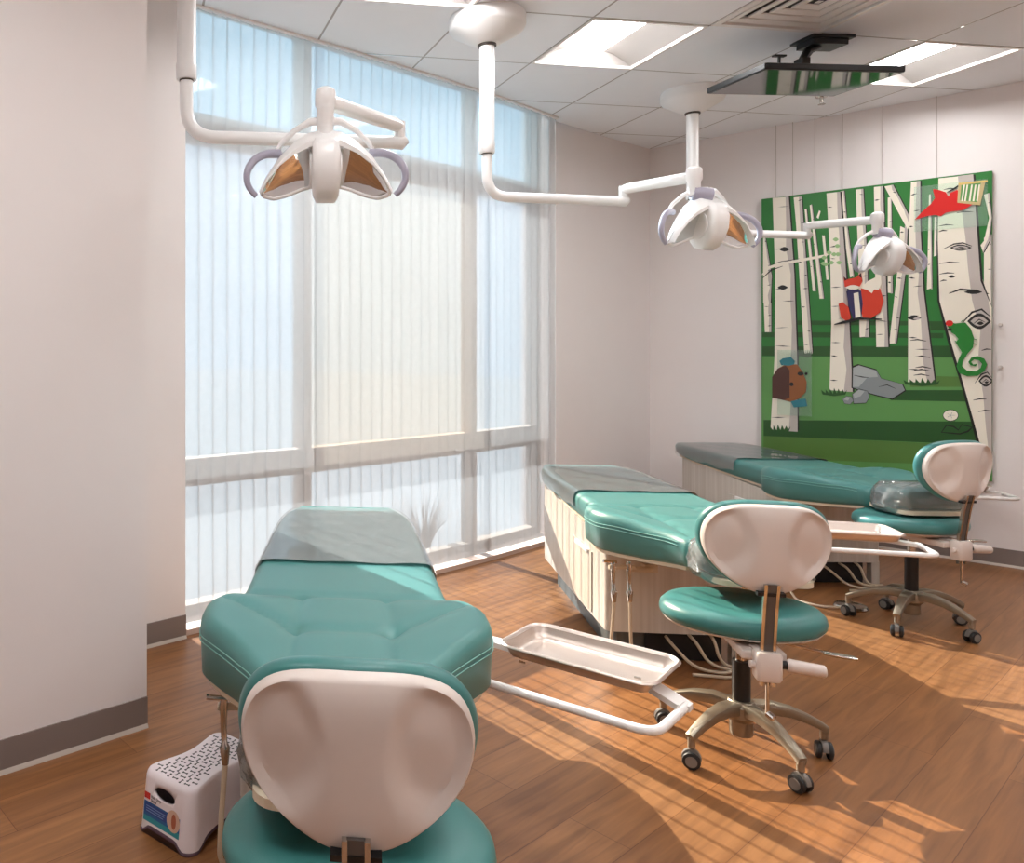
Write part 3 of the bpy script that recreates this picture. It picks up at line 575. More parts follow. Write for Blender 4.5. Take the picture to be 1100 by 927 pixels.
('b','ink',7.7,[(0.958,2.007),(0.978,2.011),(0.996,2.009),(0.997,2.012),(0.977,2.019),(0.957,2.01)]),
('b','ink',7.7,[(0.959,1.811),(1.006,1.813),(1.052,1.81),(1.052,1.813),(1.006,1.821),(0.959,1.814)]),
('b','ink',7.7,[(0.961,1.746),(0.996,1.749),(1.03,1.747),(1.03,1.75),(0.996,1.757),(0.961,1.749)]),
('b','ink',7.7,[(0.964,1.701),(0.98,1.705),(0.995,1.705),(0.995,1.708),(0.979,1.713),(0.963,1.703)]),
('b','ink',7.7,[(1.116,0.977),(1.146,0.984),(1.175,0.986),(1.175,0.989),(1.146,0.992),(1.116,0.98)]),
('b','ink',7.7,[(1.139,0.909),(1.168,0.916),(1.197,0.918),(1.197,0.921),(1.168,0.924),(1.138,0.912)]),
('b','ink',7.7,[(1.154,1.276),(1.176,1.282),(1.197,1.282),(1.197,1.285),(1.175,1.29),(1.153,1.279)]),
('b','ink',7.7,[(0.98,2.264),(1.011,2.264),(1.041,2.26),(1.041,2.263),(1.01,2.273),(0.979,2.266)]),
('b','ink',7.7,[(1.041,2.113),(1.079,2.114),(1.116,2.11),(1.116,2.112),(1.079,2.122),(1.041,2.116)]),
('b','ink',7.7,[(1,1.73),(1.003,1.732),(1.006,1.734),(1.009,1.735),(1.012,1.736),(1.015,1.737),(1.018,1.737),(1.021,1.737),(1.024,1.736),(1.027,1.734),(1.03,1.732),(1.033,1.73),(1.036,1.728),(1.033,1.726),(1.03,1.724),(1.027,1.723),(1.024,1.722),(1.021,1.721),(1.018,1.721),(1.015,1.721),(1.012,1.722),(1.009,1.724),(1.006,1.726),(1.003,1.728)]),
('b','ink',6.7,[(0.804,1.482),(0.81,1.486),(0.816,1.489),(0.822,1.492),(0.828,1.494),(0.834,1.496),(0.84,1.496),(0.846,1.495),(0.852,1.494),(0.858,1.491),(0.864,1.488),(0.87,1.484),(0.875,1.48),(0.87,1.477),(0.864,1.473),(0.858,1.471),(0.852,1.468),(0.846,1.467),(0.84,1.467),(0.834,1.467),(0.828,1.469),(0.822,1.472),(0.816,1.475),(0.81,1.478)]),
('b','bark_shade',6.8,[(0.833,1.477),(0.837,1.479),(0.84,1.481),(0.843,1.483),(0.846,1.484),(0.85,1.485),(0.853,1.485),(0.856,1.485),(0.859,1.484),(0.863,1.482),(0.866,1.481),(0.869,1.478),(0.872,1.476),(0.869,1.474),(0.866,1.472),(0.863,1.471),(0.859,1.469),(0.856,1.469),(0.853,1.469),(0.85,1.469),(0.846,1.47),(0.843,1.471),(0.84,1.473),(0.837,1.475)]),
('b','ink',6.7,[(0.821,1.339),(0.856,1.342),(0.898,1.334),(0.898,1.337),(0.856,1.35),(0.82,1.342)]),
('b','ink',6.7,[(0.84,1.235),(0.875,1.238),(0.917,1.231),(0.917,1.234),(0.876,1.247),(0.84,1.237)]),
('b','ink',6.7,[(0.84,1.151),(0.875,1.156),(0.917,1.149),(0.917,1.152),(0.876,1.164),(0.84,1.154)]),
('b','ink',6.7,[(0.837,1.12),(0.872,1.125),(0.913,1.118),(0.914,1.121),(0.872,1.133),(0.837,1.123)]),
('b','ink',6.7,[(0.845,1.168),(0.88,1.172),(0.921,1.165),(0.922,1.168),(0.88,1.181),(0.845,1.171)]),
('b','ink',6.7,[(0.108,1.981),(0.113,1.984),(0.118,1.988),(0.123,1.99),(0.129,1.992),(0.134,1.994),(0.139,1.994),(0.145,1.993),(0.15,1.99),(0.155,1.987),(0.16,1.984),(0.165,1.979),(0.171,1.975),(0.165,1.971),(0.16,1.968),(0.155,1.965),(0.15,1.963),(0.145,1.962),(0.139,1.961),(0.134,1.963),(0.129,1.965),(0.123,1.968),(0.118,1.971),(0.113,1.976)]),
('b','ink',6.7,[(0.098,1.716),(0.103,1.72),(0.108,1.723),(0.114,1.726),(0.119,1.729),(0.124,1.73),(0.129,1.73),(0.135,1.729),(0.14,1.727),(0.145,1.725),(0.15,1.721),(0.156,1.717),(0.161,1.712),(0.156,1.708),(0.15,1.705),(0.145,1.702),(0.14,1.7),(0.135,1.698),(0.129,1.698),(0.124,1.699),(0.119,1.701),(0.114,1.704),(0.108,1.707),(0.103,1.711)]),
('b','dgreen',7.2,[(0.025,0.723),(0.021,0.743),(0.048,0.722),(0.047,0.75),(0.071,0.721),(0.073,0.756),(0.093,0.721),(0.1,0.763),(0.116,0.725),(0.125,0.76),(0.138,0.729),(0.151,0.757),(0.161,0.733),(0.177,0.754),(0.167,0.722),(0.1,0.705),(0.031,0.711)]),
('b','dgreen',7.2,[(0.356,0.992),(0.352,1.012),(0.377,0.991),(0.376,1.017),(0.398,0.989),(0.4,1.023),(0.418,0.988),(0.424,1.028),(0.439,0.991),(0.448,1.024),(0.46,0.994),(0.471,1.021),(0.48,0.997),(0.495,1.017),(0.486,0.986),(0.424,0.973),(0.361,0.981)]),
('b','dgreen',7.2,[(0.792,1.072),(0.787,1.091),(0.818,1.071),(0.818,1.096),(0.844,1.07),(0.847,1.101),(0.87,1.069),(0.877,1.106),(0.896,1.071),(0.906,1.103),(0.921,1.074),(0.935,1.099),(0.946,1.077),(0.964,1.096),(0.953,1.067),(0.877,1.054),(0.799,1.062)]),
('b','dgreen',7.2,[(0.246,1.248),(0.244,1.268),(0.255,1.246),(0.254,1.273),(0.264,1.244),(0.265,1.277),(0.273,1.241),(0.275,1.282),(0.281,1.244),(0.285,1.277),(0.29,1.246),(0.295,1.273),(0.299,1.248),(0.305,1.268),(0.301,1.237),(0.275,1.226),(0.248,1.237)]),
('b','ink',7.2,[(0.52,1.172),(0.553,1.189),(0.65,1.156),(0.675,1.099),(0.725,1.084),(0.786,1.063),(0.801,1.023),(0.733,0.963),(0.653,0.983),(0.608,0.997),(0.518,1.031)]),
('b','rock',7.3,[(0.527,1.164),(0.558,1.18),(0.65,1.149),(0.674,1.097),(0.721,1.083),(0.78,1.064),(0.794,1.026),(0.73,0.971),(0.654,0.989),(0.611,1.002),(0.525,1.034)]),
('b','rock_light',7.4,[(0.527,1.164),(0.558,1.18),(0.647,1.147),(0.657,1.107),(0.602,1.101),(0.558,1.039),(0.525,1.038)]),
('b','ink',7.6,[(0.521,0.991),(0.558,1.028),(0.604,1.015),(0.616,0.977),(0.596,0.934),(0.53,0.926)]),
('b','rock',7.7,[(0.523,0.99),(0.558,1.024),(0.602,1.013),(0.614,0.977),(0.595,0.937),(0.532,0.93)]),
('b','rock_light',7.8,[(0.528,0.99),(0.558,1.02),(0.588,1.012),(0.567,0.979),(0.535,0.965)]),
('b','ink',7.9,[(0.47,0.953),(0.489,0.978),(0.519,0.974),(0.53,0.947),(0.511,0.922),(0.481,0.925)]),
('b','rock',8,[(0.471,0.953),(0.489,0.976),(0.518,0.973),(0.528,0.947),(0.511,0.924),(0.482,0.927)]),
('b','rock_light',8.1,[(0.478,0.953),(0.493,0.971),(0.511,0.968),(0.5,0.946)]),
('b','ink',7.5,[(0.532,1.113),(0.575,1.101),(0.611,1.1),(0.611,1.102),(0.576,1.108),(0.532,1.116)]),
('b','ink',7.5,[(0.662,1.042),(0.704,1.054),(0.746,1.034),(0.747,1.036),(0.705,1.06),(0.662,1.044)]),
('b','dgreen',7.2,[(1.028,0.853),(1.04,0.809),(1.042,0.81),(1.03,0.854)]),
('b','ink',7.2,[(1.05,0.883),(1.048,0.872),(1.043,0.861),(1.035,0.853),(1.025,0.847),(1.013,0.844),(1.002,0.845),(0.992,0.85),(0.983,0.857),(0.978,0.867),(0.976,0.878),(0.978,0.89),(0.983,0.9),(0.992,0.909),(1.002,0.915),(1.013,0.917),(1.025,0.916),(1.035,0.911),(1.043,0.904),(1.048,0.894)]),
('b','bark',7.3,[(1.047,0.883),(1.045,0.873),(1.041,0.863),(1.033,0.856),(1.024,0.851),(1.013,0.848),(1.003,0.849),(0.994,0.853),(0.986,0.86),(0.981,0.869),(0.979,0.879),(0.981,0.889),(0.986,0.898),(0.994,0.906),(1.003,0.911),(1.013,0.913),(1.024,0.912),(1.033,0.908),(1.041,0.901),(1.045,0.893)]),
('b','rock',7.4,[(1.013,0.88),(1.032,0.881),(1.032,0.883),(1.013,0.882)]),
('b','rock',7.4,[(1.013,0.88),(1.018,0.863),(1.02,0.864),(1.014,0.881)]),
('b','rock',7.4,[(1.013,0.882),(0.998,0.87),(0.999,0.868),(1.014,0.88)]),
('b','rock',7.4,[(1.014,0.882),(0.999,0.891),(0.998,0.89),(1.013,0.88)]),
('b','rock',7.4,[(1.014,0.88),(1.02,0.898),(1.018,0.899),(1.013,0.881)]),
('b','ink',7.25,[(0.967,0.772),(0.992,0.823),(1.029,0.817),(1.049,0.798),(1.064,0.832),(1.116,0.817),(1.095,0.786),(1.056,0.767),(1.023,0.768)]),
('b','dgreen',7.3,[(0.973,0.776),(0.995,0.815),(1.026,0.809),(1.049,0.79),(1.064,0.824),(1.109,0.815),(1.089,0.793),(1.056,0.775),(1.023,0.776)]),
('b','bark',7.2,[(0.005,1.808),(0.053,1.85),(0.121,1.871),(0.238,1.885),(0.371,1.903),(0.452,1.956),(0.45,1.962),(0.366,1.92),(0.235,1.903),(0.118,1.89),(0.045,1.867),(0.001,1.813)]),
('b','ink',7.15,[(0.004,1.781),(0.062,1.835),(0.13,1.86),(0.129,1.863),(0.057,1.843),(0.002,1.784)]),
('b','ink',7.25,[(0.04,1.87),(0.12,1.892),(0.227,1.905),(0.227,1.907),(0.119,1.897),(0.039,1.872)]),
('b','leaf',7.3,[(0.417,2.018),(0.419,2.021),(0.422,2.024),(0.425,2.026),(0.428,2.028),(0.43,2.029),(0.433,2.029),(0.436,2.029),(0.439,2.027),(0.441,2.025),(0.444,2.022),(0.447,2.018),(0.449,2.014),(0.447,2.011),(0.444,2.008),(0.441,2.006),(0.439,2.004),(0.436,2.003),(0.433,2.003),(0.43,2.004),(0.428,2.005),(0.425,2.008),(0.422,2.011),(0.419,2.014)]),
('b','leaf',7.3,[(0.426,1.973),(0.429,1.976),(0.431,1.979),(0.434,1.981),(0.437,1.983),(0.439,1.984),(0.442,1.984),(0.445,1.984),(0.448,1.982),(0.45,1.98),(0.453,1.977),(0.456,1.973),(0.459,1.97),(0.456,1.966),(0.453,1.963),(0.45,1.961),(0.448,1.959),(0.445,1.958),(0.442,1.958),(0.439,1.959),(0.437,1.96),(0.434,1.963),(0.431,1.966),(0.429,1.969)]),
('b','leaf',7.3,[(0.408,1.919),(0.41,1.922),(0.413,1.925),(0.416,1.928),(0.419,1.93),(0.421,1.931),(0.424,1.931),(0.427,1.93),(0.429,1.929),(0.432,1.926),(0.435,1.923),(0.438,1.92),(0.44,1.916),(0.438,1.913),(0.435,1.91),(0.432,1.908),(0.429,1.906),(0.427,1.905),(0.424,1.904),(0.421,1.905),(0.419,1.907),(0.416,1.909),(0.413,1.912),(0.41,1.915)]),
('b','leaf',7.3,[(0.429,1.917),(0.432,1.92),(0.435,1.923),(0.438,1.926),(0.44,1.928),(0.443,1.929),(0.446,1.929),(0.449,1.928),(0.451,1.927),(0.454,1.924),(0.457,1.921),(0.459,1.918),(0.462,1.914),(0.459,1.911),(0.457,1.908),(0.454,1.906),(0.451,1.904),(0.449,1.903),(0.446,1.903),(0.443,1.903),(0.44,1.905),(0.438,1.907),(0.435,1.91),(0.432,1.914)]),
('b','leaf',7.3,[(0.352,1.902),(0.355,1.905),(0.358,1.908),(0.36,1.911),(0.363,1.912),(0.366,1.913),(0.369,1.914),(0.372,1.913),(0.374,1.911),(0.377,1.909),(0.38,1.906),(0.383,1.903),(0.385,1.899),(0.383,1.896),(0.38,1.893),(0.377,1.89),(0.374,1.888),(0.372,1.887),(0.369,1.887),(0.366,1.888),(0.363,1.889),(0.36,1.892),(0.358,1.895),(0.355,1.898)]),
('b','leaf',7.3,[(0.393,1.865),(0.396,1.868),(0.398,1.871),(0.401,1.874),(0.404,1.876),(0.407,1.877),(0.409,1.877),(0.412,1.876),(0.415,1.875),(0.418,1.872),(0.42,1.869),(0.423,1.866),(0.426,1.862),(0.423,1.859),(0.42,1.856),(0.418,1.854),(0.415,1.852),(0.412,1.851),(0.409,1.85),(0.407,1.851),(0.404,1.853),(0.401,1.855),(0.398,1.858),(0.396,1.861)]),
('b','leaf',7.3,[(0.361,1.856),(0.364,1.86),(0.367,1.863),(0.37,1.865),(0.373,1.867),(0.375,1.868),(0.378,1.868),(0.381,1.868),(0.384,1.866),(0.386,1.864),(0.389,1.861),(0.392,1.857),(0.395,1.854),(0.392,1.851),(0.389,1.848),(0.386,1.845),(0.384,1.843),(0.381,1.842),(0.378,1.842),(0.375,1.842),(0.373,1.844),(0.37,1.846),(0.367,1.849),(0.364,1.853)]),
('b','leaf',7.3,[(0.435,1.862),(0.438,1.865),(0.44,1.868),(0.443,1.87),(0.446,1.872),(0.449,1.873),(0.451,1.873),(0.454,1.873),(0.457,1.871),(0.459,1.869),(0.462,1.866),(0.465,1.863),(0.468,1.859),(0.465,1.856),(0.462,1.853),(0.459,1.85),(0.457,1.848),(0.454,1.847),(0.451,1.847),(0.449,1.848),(0.446,1.849),(0.443,1.852),(0.44,1.855),(0.438,1.858)]),
('b','leaf',7.3,[(0.38,1.933),(0.383,1.936),(0.385,1.939),(0.388,1.941),(0.391,1.943),(0.394,1.944),(0.397,1.945),(0.399,1.944),(0.402,1.942),(0.405,1.94),(0.408,1.937),(0.41,1.933),(0.413,1.93),(0.41,1.927),(0.408,1.924),(0.405,1.921),(0.402,1.919),(0.399,1.918),(0.397,1.918),(0.394,1.919),(0.391,1.92),(0.388,1.923),(0.385,1.926),(0.383,1.929)]),
('b','leaf',7.3,[(0.348,1.862),(0.351,1.865),(0.354,1.868),(0.357,1.871),(0.36,1.873),(0.362,1.874),(0.365,1.874),(0.368,1.873),(0.371,1.872),(0.373,1.869),(0.376,1.866),(0.379,1.863),(0.382,1.859),(0.379,1.856),(0.376,1.853),(0.373,1.851),(0.371,1.849),(0.368,1.847),(0.365,1.847),(0.362,1.848),(0.36,1.849),(0.357,1.852),(0.354,1.855),(0.351,1.858)]),
('fox_cutout','fox',10,[(0.478,1.766),(0.496,1.745),(0.546,1.755),(0.571,1.786),(0.578,1.727),(0.558,1.685),(0.523,1.678),(0.484,1.698)]),
('fox_cutout','bark',10.2,[(0.486,1.693),(0.493,1.697),(0.5,1.7),(0.507,1.703),(0.514,1.705),(0.521,1.706),(0.528,1.706),(0.535,1.705),(0.542,1.703),(0.55,1.7),(0.557,1.697),(0.564,1.693),(0.571,1.688),(0.564,1.685),(0.557,1.682),(0.55,1.679),(0.542,1.677),(0.535,1.676),(0.528,1.676),(0.521,1.677),(0.514,1.678),(0.507,1.681),(0.5,1.685),(0.493,1.689)]),
('fox_cutout','ink',10.2,[(0.478,1.766),(0.484,1.737),(0.496,1.745)]),
('fox_cutout','ink',10.2,[(0.571,1.786),(0.558,1.763),(0.574,1.749)]),
('fox_cutout','fox',10,[(0.571,1.684),(0.628,1.724),(0.671,1.672),(0.688,1.596),(0.671,1.523),(0.628,1.488),(0.581,1.48),(0.567,1.58)]),
('fox_cutout','bark',10.3,[(0.571,1.684),(0.605,1.725),(0.674,1.763),(0.678,1.703),(0.662,1.666),(0.64,1.671),(0.628,1.646),(0.605,1.669)]),
('fox_cutout','navy',10.4,[(0.493,1.667),(0.523,1.678),(0.571,1.667),(0.581,1.58),(0.571,1.485),(0.532,1.473),(0.507,1.561)]),
('fox_cutout','bark',10.5,[(0.532,1.651),(0.558,1.657),(0.571,1.498),(0.542,1.486)]),
('fox_cutout','fox',10.6,[(0.451,1.585),(0.471,1.598),(0.505,1.561),(0.518,1.495),(0.5,1.465),(0.464,1.497)]),
('fox_cutout','ink',10.7,[(0.428,1.447),(0.48,1.455),(0.559,1.477),(0.677,1.475),(0.678,1.481),(0.558,1.494),(0.477,1.472),(0.427,1.453)]),
('bear_cutout','brown',10,[(0.068,1.092),(0.1,1.15),(0.149,1.181),(0.217,1.182),(0.248,1.13),(0.271,1.063),(0.267,0.995),(0.227,0.948),(0.179,0.923),(0.119,0.937),(0.068,0.948)]),
('bear_cutout','dbrown',10.1,[(0.068,1.092),(0.1,1.15),(0.149,1.172),(0.173,1.14),(0.173,0.953),(0.139,0.933),(0.068,0.948)]),
('bear_cutout','teal',10.2,[(0.112,1.204),(0.131,1.222),(0.179,1.232),(0.202,1.205),(0.198,1.182),(0.169,1.172),(0.123,1.176)]),
('bear_cutout','ink',10.3,[(0.254,1.119),(0.253,1.115),(0.251,1.111),(0.247,1.108),(0.242,1.106),(0.237,1.105),(0.231,1.106),(0.226,1.108),(0.223,1.111),(0.22,1.114),(0.219,1.118),(0.22,1.123),(0.223,1.127),(0.226,1.13),(0.231,1.132),(0.237,1.132),(0.242,1.132),(0.247,1.13),(0.251,1.127),(0.253,1.123)]),
('bear_cutout','ink',10.3,[(0.196,1.045),(0.195,1.041),(0.194,1.037),(0.191,1.034),(0.188,1.032),(0.184,1.031),(0.181,1.032),(0.178,1.033),(0.175,1.036),(0.173,1.04),(0.173,1.044),(0.173,1.049),(0.175,1.052),(0.178,1.056),(0.181,1.058),(0.184,1.058),(0.188,1.058),(0.191,1.056),(0.194,1.053),(0.195,1.049)]),
('bear_cutout','ink',10.3,[(0.277,1.12),(0.276,1.117),(0.275,1.114),(0.274,1.112),(0.272,1.111),(0.269,1.111),(0.267,1.111),(0.265,1.112),(0.263,1.114),(0.262,1.117),(0.262,1.119),(0.262,1.122),(0.263,1.125),(0.265,1.127),(0.267,1.128),(0.269,1.129),(0.272,1.128),(0.274,1.127),(0.275,1.125),(0.276,1.122)]),
('bear_cutout','teal',10,[(0.179,0.928),(0.265,0.95),(0.275,0.899),(0.198,0.886)]),
('chameleon_cutout','cgreen',10,[(0.999,1.427),(1.011,1.453),(1.034,1.442),(1.081,1.446),(1.105,1.409),(1.12,1.352),(1.116,1.296),(1.089,1.254),(1.07,1.213),(1.066,1.182),(1.089,1.156),(1.128,1.152),(1.15,1.173),(1.156,1.198),(1.143,1.219),(1.12,1.224),(1.108,1.208),(1.116,1.193),(1.135,1.198),(1.128,1.183),(1.105,1.188),(1.095,1.208),(1.108,1.234),(1.135,1.244),(1.166,1.229),(1.179,1.194),(1.166,1.153),(1.135,1.126),(1.089,1.122),(1.054,1.14),(1.041,1.181),(1.05,1.223),(1.066,1.265),(1.054,1.296),(1.038,1.327),(1.05,1.348),(1.034,1.374),(1.019,1.385)]),
('chameleon_cutout','red',10.2,[(1.026,1.444),(1.025,1.438),(1.022,1.434),(1.019,1.43),(1.014,1.427),(1.008,1.427),(1.003,1.427),(0.998,1.43),(0.994,1.434),(0.992,1.439),(0.991,1.445),(0.992,1.45),(0.994,1.455),(0.998,1.459),(1.003,1.461),(1.008,1.462),(1.014,1.461),(1.019,1.458),(1.022,1.454),(1.025,1.449)]),
('chameleon_cutout','ink',10.2,[(1.022,1.405),(1.021,1.403),(1.02,1.4),(1.017,1.399),(1.014,1.398),(1.011,1.397),(1.007,1.398),(1.004,1.399),(1.002,1.401),(1,1.403),(1,1.406),(1,1.408),(1.002,1.411),(1.004,1.412),(1.007,1.414),(1.011,1.414),(1.014,1.413),(1.017,1.412),(1.02,1.41),(1.021,1.408)]),
('chameleon_cutout','cgreen',10.1,[(1.033,1.337),(1.057,1.284),(1.059,1.286),(1.036,1.338)]),
('chameleon_cutout','cgreen',10.1,[(1.063,1.45),(1.074,1.462),(1.073,1.465),(1.061,1.453)]),
('chameleon_cutout','cgreen',10.1,[(1.12,1.345),(1.133,1.34),(1.134,1.343),(1.12,1.349)]),
('chameleon_cutout','cgreen',10.1,[(1.118,1.316),(1.133,1.312),(1.134,1.316),(1.119,1.32)]),
('bird_cutout','red',10,[(0.843,2.096),(0.883,2.145),(0.923,2.187),(0.941,2.217),(0.934,2.255),(0.932,2.274),(0.955,2.268),(0.991,2.247),(1.005,2.217),(1.012,2.239),(1.043,2.253),(1.06,2.241),(1.053,2.206),(1.05,2.174),(1.094,2.171),(1.122,2.161),(1.094,2.141),(1.067,2.126),(1.026,2.125),(0.991,2.122),(0.969,2.102),(0.941,2.114),(0.905,2.112)]),
('bird_cutout','ink',10.3,[(0.998,2.244),(1.027,2.256),(1.065,2.282),(1.142,2.289),(1.142,2.292),(1.063,2.291),(1.024,2.264),(0.997,2.247)]),
('bird_cutout','wood',10.5,[(1.05,2.293),(1.172,2.292),(1.148,2.145),(1.045,2.175)]),
('bird_cutout','lgreen',10.6,[(1.064,2.279),(1.152,2.279),(1.134,2.165),(1.057,2.189)]),
('bird_cutout','bark',10.7,[(1.074,2.279),(1.081,2.279),(1.07,2.18),(1.063,2.182)]),
('bird_cutout','bark',10.7,[(1.088,2.277),(1.095,2.277),(1.084,2.178),(1.077,2.18)]),
('bird_cutout','bark',10.7,[(1.108,2.274),(1.115,2.274),(1.105,2.176),(1.097,2.177)]),
('bird_cutout','bark',10.7,[(1.125,2.271),(1.132,2.271),(1.122,2.173),(1.114,2.175)]),
('bird_cutout','bark',10.7,[(1.142,2.269),(1.149,2.269),(1.138,2.171),(1.131,2.173)]),
('bird_cutout','gold',10.8,[(1.05,2.293),(1.18,2.29),(1.18,2.28),(1.053,2.281)]),
]

# ------------------------------------------------------------------ ceiling fittings
MG = Matrix(((GA.x,GB.x,0,0),(GA.y,GB.y,0,0),(0,0,1,0),(0,0,0,1)))
def grid_mat(i, j):
    p = gp(i+.5, j+.5); M = MG.copy(); M.translation = (p.x,p.y,0); return M
lens_m = mat('lit_lens', (255,250,242), .5, emis=(250,250,250), estr=TROFFER_E)
troff_m = mat('troffer_reflector', (150,144,140), .45)
LLAB = {(1,0): 'square recessed ceiling light between the first and second lamp poles', (4,0): 'square recessed ceiling light beside the ceiling-mounted screen',
        (-1,-1): 'square recessed ceiling light at the top edge above the blind'}
for (i, j) in LIGHTS:
    r = thing('ceiling_light', LLAB.get((i,j), 'unseen square recessed ceiling light, added as fill light'), 'ceiling light', group='recessed ceiling lights')
    p = gp(i+.5, j+.5); r.location = (p.x,p.y,CEIL); r.rotation_euler = (0,0,TH)
    h = GS/2 - .004
    fm = MB()
    fm.loft([[(-h,-h,z),(h,-h,z),(h,h,z),(-h,h,z)] for z in (-.004,.008)], caps=False)
    fm.loft([[(-h,-h,-.004),(h,-h,-.004),(h,h,-.004),(-h,h,-.004)],[(-h+.014,-h+.014,-.004),(h-.014,-h+.014,-.004),(h-.014,h-.014,-.004),(-h+.014,h-.014,-.004)],
             [(-h+.016,-h+.016,.01),(h-.016,-h+.016,.01),(h-.016,h-.016,.01),(-h+.016,h-.016,.01)]], caps=False)
    fm.build('frame', white_m, r, smooth=False)
    e = h-.016; rf = MB()
    for s in (-1, 1):
        prof = [(s*(e-(e-.1)*t), .01+.075*math.sin(t*PI/2)) for t in [q/8 for q in range(9)]]
        rf.loft([[(x,-e,z) for x,z in prof],[(x,e,z) for x,z in prof]], closed=False, caps=False)
        rf.add([(-e,s*e,.01),(e,s*e,.01),(e,s*e,.09),(-e,s*e,.09)], [(0,1,2,3)])
    rf.add([(-e,-e,.1),(e,-e,.1),(e,e,.1),(-e,e,.1)], [(0,1,2,3)])
    rf.build('reflector', troff_m, r)
    ln = MB()
    prof = [(.108*math.cos(PI*t),   .088-.034*math.sin(PI*t)) for t in [q/12 for q in range(13)]]
    ln.loft([[(x,y,z) for x,z in prof] for y in (-e+.004,e-.004)])
    ln.build('lamp_cover', lens_m, r)
r = thing('air_vent', 'square white ceiling air diffuser with nested louvres', 'air vent')
p = gp(VENT[0]+.5, VENT[1]+.5); r.location = (p.x,p.y,CEIL); r.rotation_euler = (0,0,TH)
h = GS/2-.004; mb = MB()
ring = lambda a, z: [(-a,-a,z),(a,-a,z),(a,a,z),(-a,a,z)]
mb.loft([ring(h,.004), ring(h,-.004), ring(h-.03,-.006), ring(h-.035,.05)], caps=False); mb.build('frame', white_m, r, smooth=False)
lv = MB()
for k in range(4):
    a = h-.047-k*.060
    lv.loft([ring(a,.0), ring(a-.036,.004), ring(a-.038,.010), ring(a-.002,.008), ring(a,.0)], caps=False)
lv.add(ring(h-.047-4*.060,.002), [(0,1,2,3)])
lv.build('louvre', white_m, r, smooth=False)
mb = MB(); mb.add(ring(h-.03,.04), [(0,1,2,3)]); mb.build('duct', mat('duct_dark', (70,68,68), .7), r, smooth=False)
# sprinkler
r = thing('sprinkler', 'small chrome sprinkler head on the ceiling beyond the screen', 'sprinkler', (3.46,4.88,CEIL))
mb = MB(); mb.lathe([(.001,0),(.036,0),(.03,-.012),(.012,-.014),(.01,-.04),(.001,-.04)], 20); mb.build('body', chrome_m, r)
mb = MB(); mb.lathe([(.001,-.052),(.02,-.053),(.02,-.056),(.001,-.056)], 16)
for s in (-1,1): mb.tube([(s*.009,0,-.038),(s*.013,0,-.046),(s*.004,0,-.053)], .002, 6)
mb.build('deflector', chrome_m, r)

# ceiling-mounted screen, facing straight down
r = thing('television', 'flat black screen hung face-down under the ceiling on a bracket', 'television', (2.697,3.948,2.61), R(3.5)); r.rotation_euler = (R(3.2), 0, R(3.5))
mb = MB(); mb.loft([rrect_z for rrect_z in [[(x,y,z) for x,y in rrect(w,hh,.006)] for w,hh,z in ((.345,.217,0),(.348,.22,.004),(.348,.22,.028),(.30,.17,.045))]])
mb.build('casing', black_m, r)
scr = bpy.data.materials.new('dark_gloss_screen'); scr.use_nodes = True
pn = scr.node_tree.nodes['Principled BSDF']; pn.inputs['Base Color'].default_value = (.012,.012,.013,1); pn.inputs['Roughness'].default_value = .06
pn.inputs['Specular IOR Level'].default_value = .9; pn.inputs['IOR'].default_value = 2.6
nz = scr.node_tree.nodes.new('ShaderNodeTexNoise'); nz.inputs['Scale'].default_value = 3
rmp = scr.node_tree.nodes.new('ShaderNodeMapRange'); rmp.inputs[3].default_value = .05; rmp.inputs[4].default_value = .08
scr.node_tree.links.new(nz.outputs['Fac'], rmp.inputs[0]); scr.node_tree.links.new(rmp.outputs[0], pn.inputs['Roughness'])
mb = MB(); mb.box((-.336,-.209,-.0015),(.336,.209,.001)); mb.build('screen', scr, r, smooth=False)
mb = MB()
mb.box((-.10,-.06,.045),(.10,.06,.06)); mb.box((-.02,-.03,.06),(.02,.03,.12))
mb.tube([(0,0,.11),(.05,.03,.17),(.12,.05,.20)], .02, 10); mb.tube([(0,.02,.09),(.10,.06,.19)], .012, 8)
mb.box((.05,-.01,.195),(.23,.11,.225)); mb.box((.03,-.03,.222),(.25,.13,.236))
mb.build('ceiling_bracket', black_m, r, smooth=False)
mb = MB(); mb.tube([(-.12,.0,.045),(-.12,.0,.13)], .007, 8); mb.box((-.15,-.012,.128),(-.09,.012,.136)); mb.build('safety_hook', black_m, r)

# ------------------------------------------------------------------ mural
BASE = (MUR.x, MUR.y)
mu = thing('mural_panel', 'large painted birch forest panel with raised cut-out animals on the wall', 'mural', (BASE[0],BASE[1],0))
mu.rotation_euler = (0,0,math.atan2(D_R.y,D_R.x))       # local x runs along the wall, local -y faces the room
PAINT = {'bark':(236,228,212),'bark_shade':(188,178,172),'ink':(28,26,24),'dgreen':(38,82,34),'mgreen':(84,122,56),'lgreen':(92,146,78),'leaf':(150,186,128),
 'rock':(134,140,142),'rock_light':(168,172,172),'fox':(206,56,30),'navy':(44,38,84),'brown':(140,84,44),'dbrown':(78,44,36),'teal':(46,120,132),
 'cgreen':(34,124,44),'red':(206,30,26),'wood':(196,176,128),'gold':(222,190,110),'bg':(40,116,48)}
PM = {k: mat('paint_'+k, v, .34, var=.03) for k, v in PAINT.items()}
UW, ZB, ZT = 1.2, .50, 2.345
pb = MB(); order = ['bg'] + [k for k in PAINT if k != 'bg']
pb.box((0,.0,ZB),(UW,.02,ZT))
side = {}
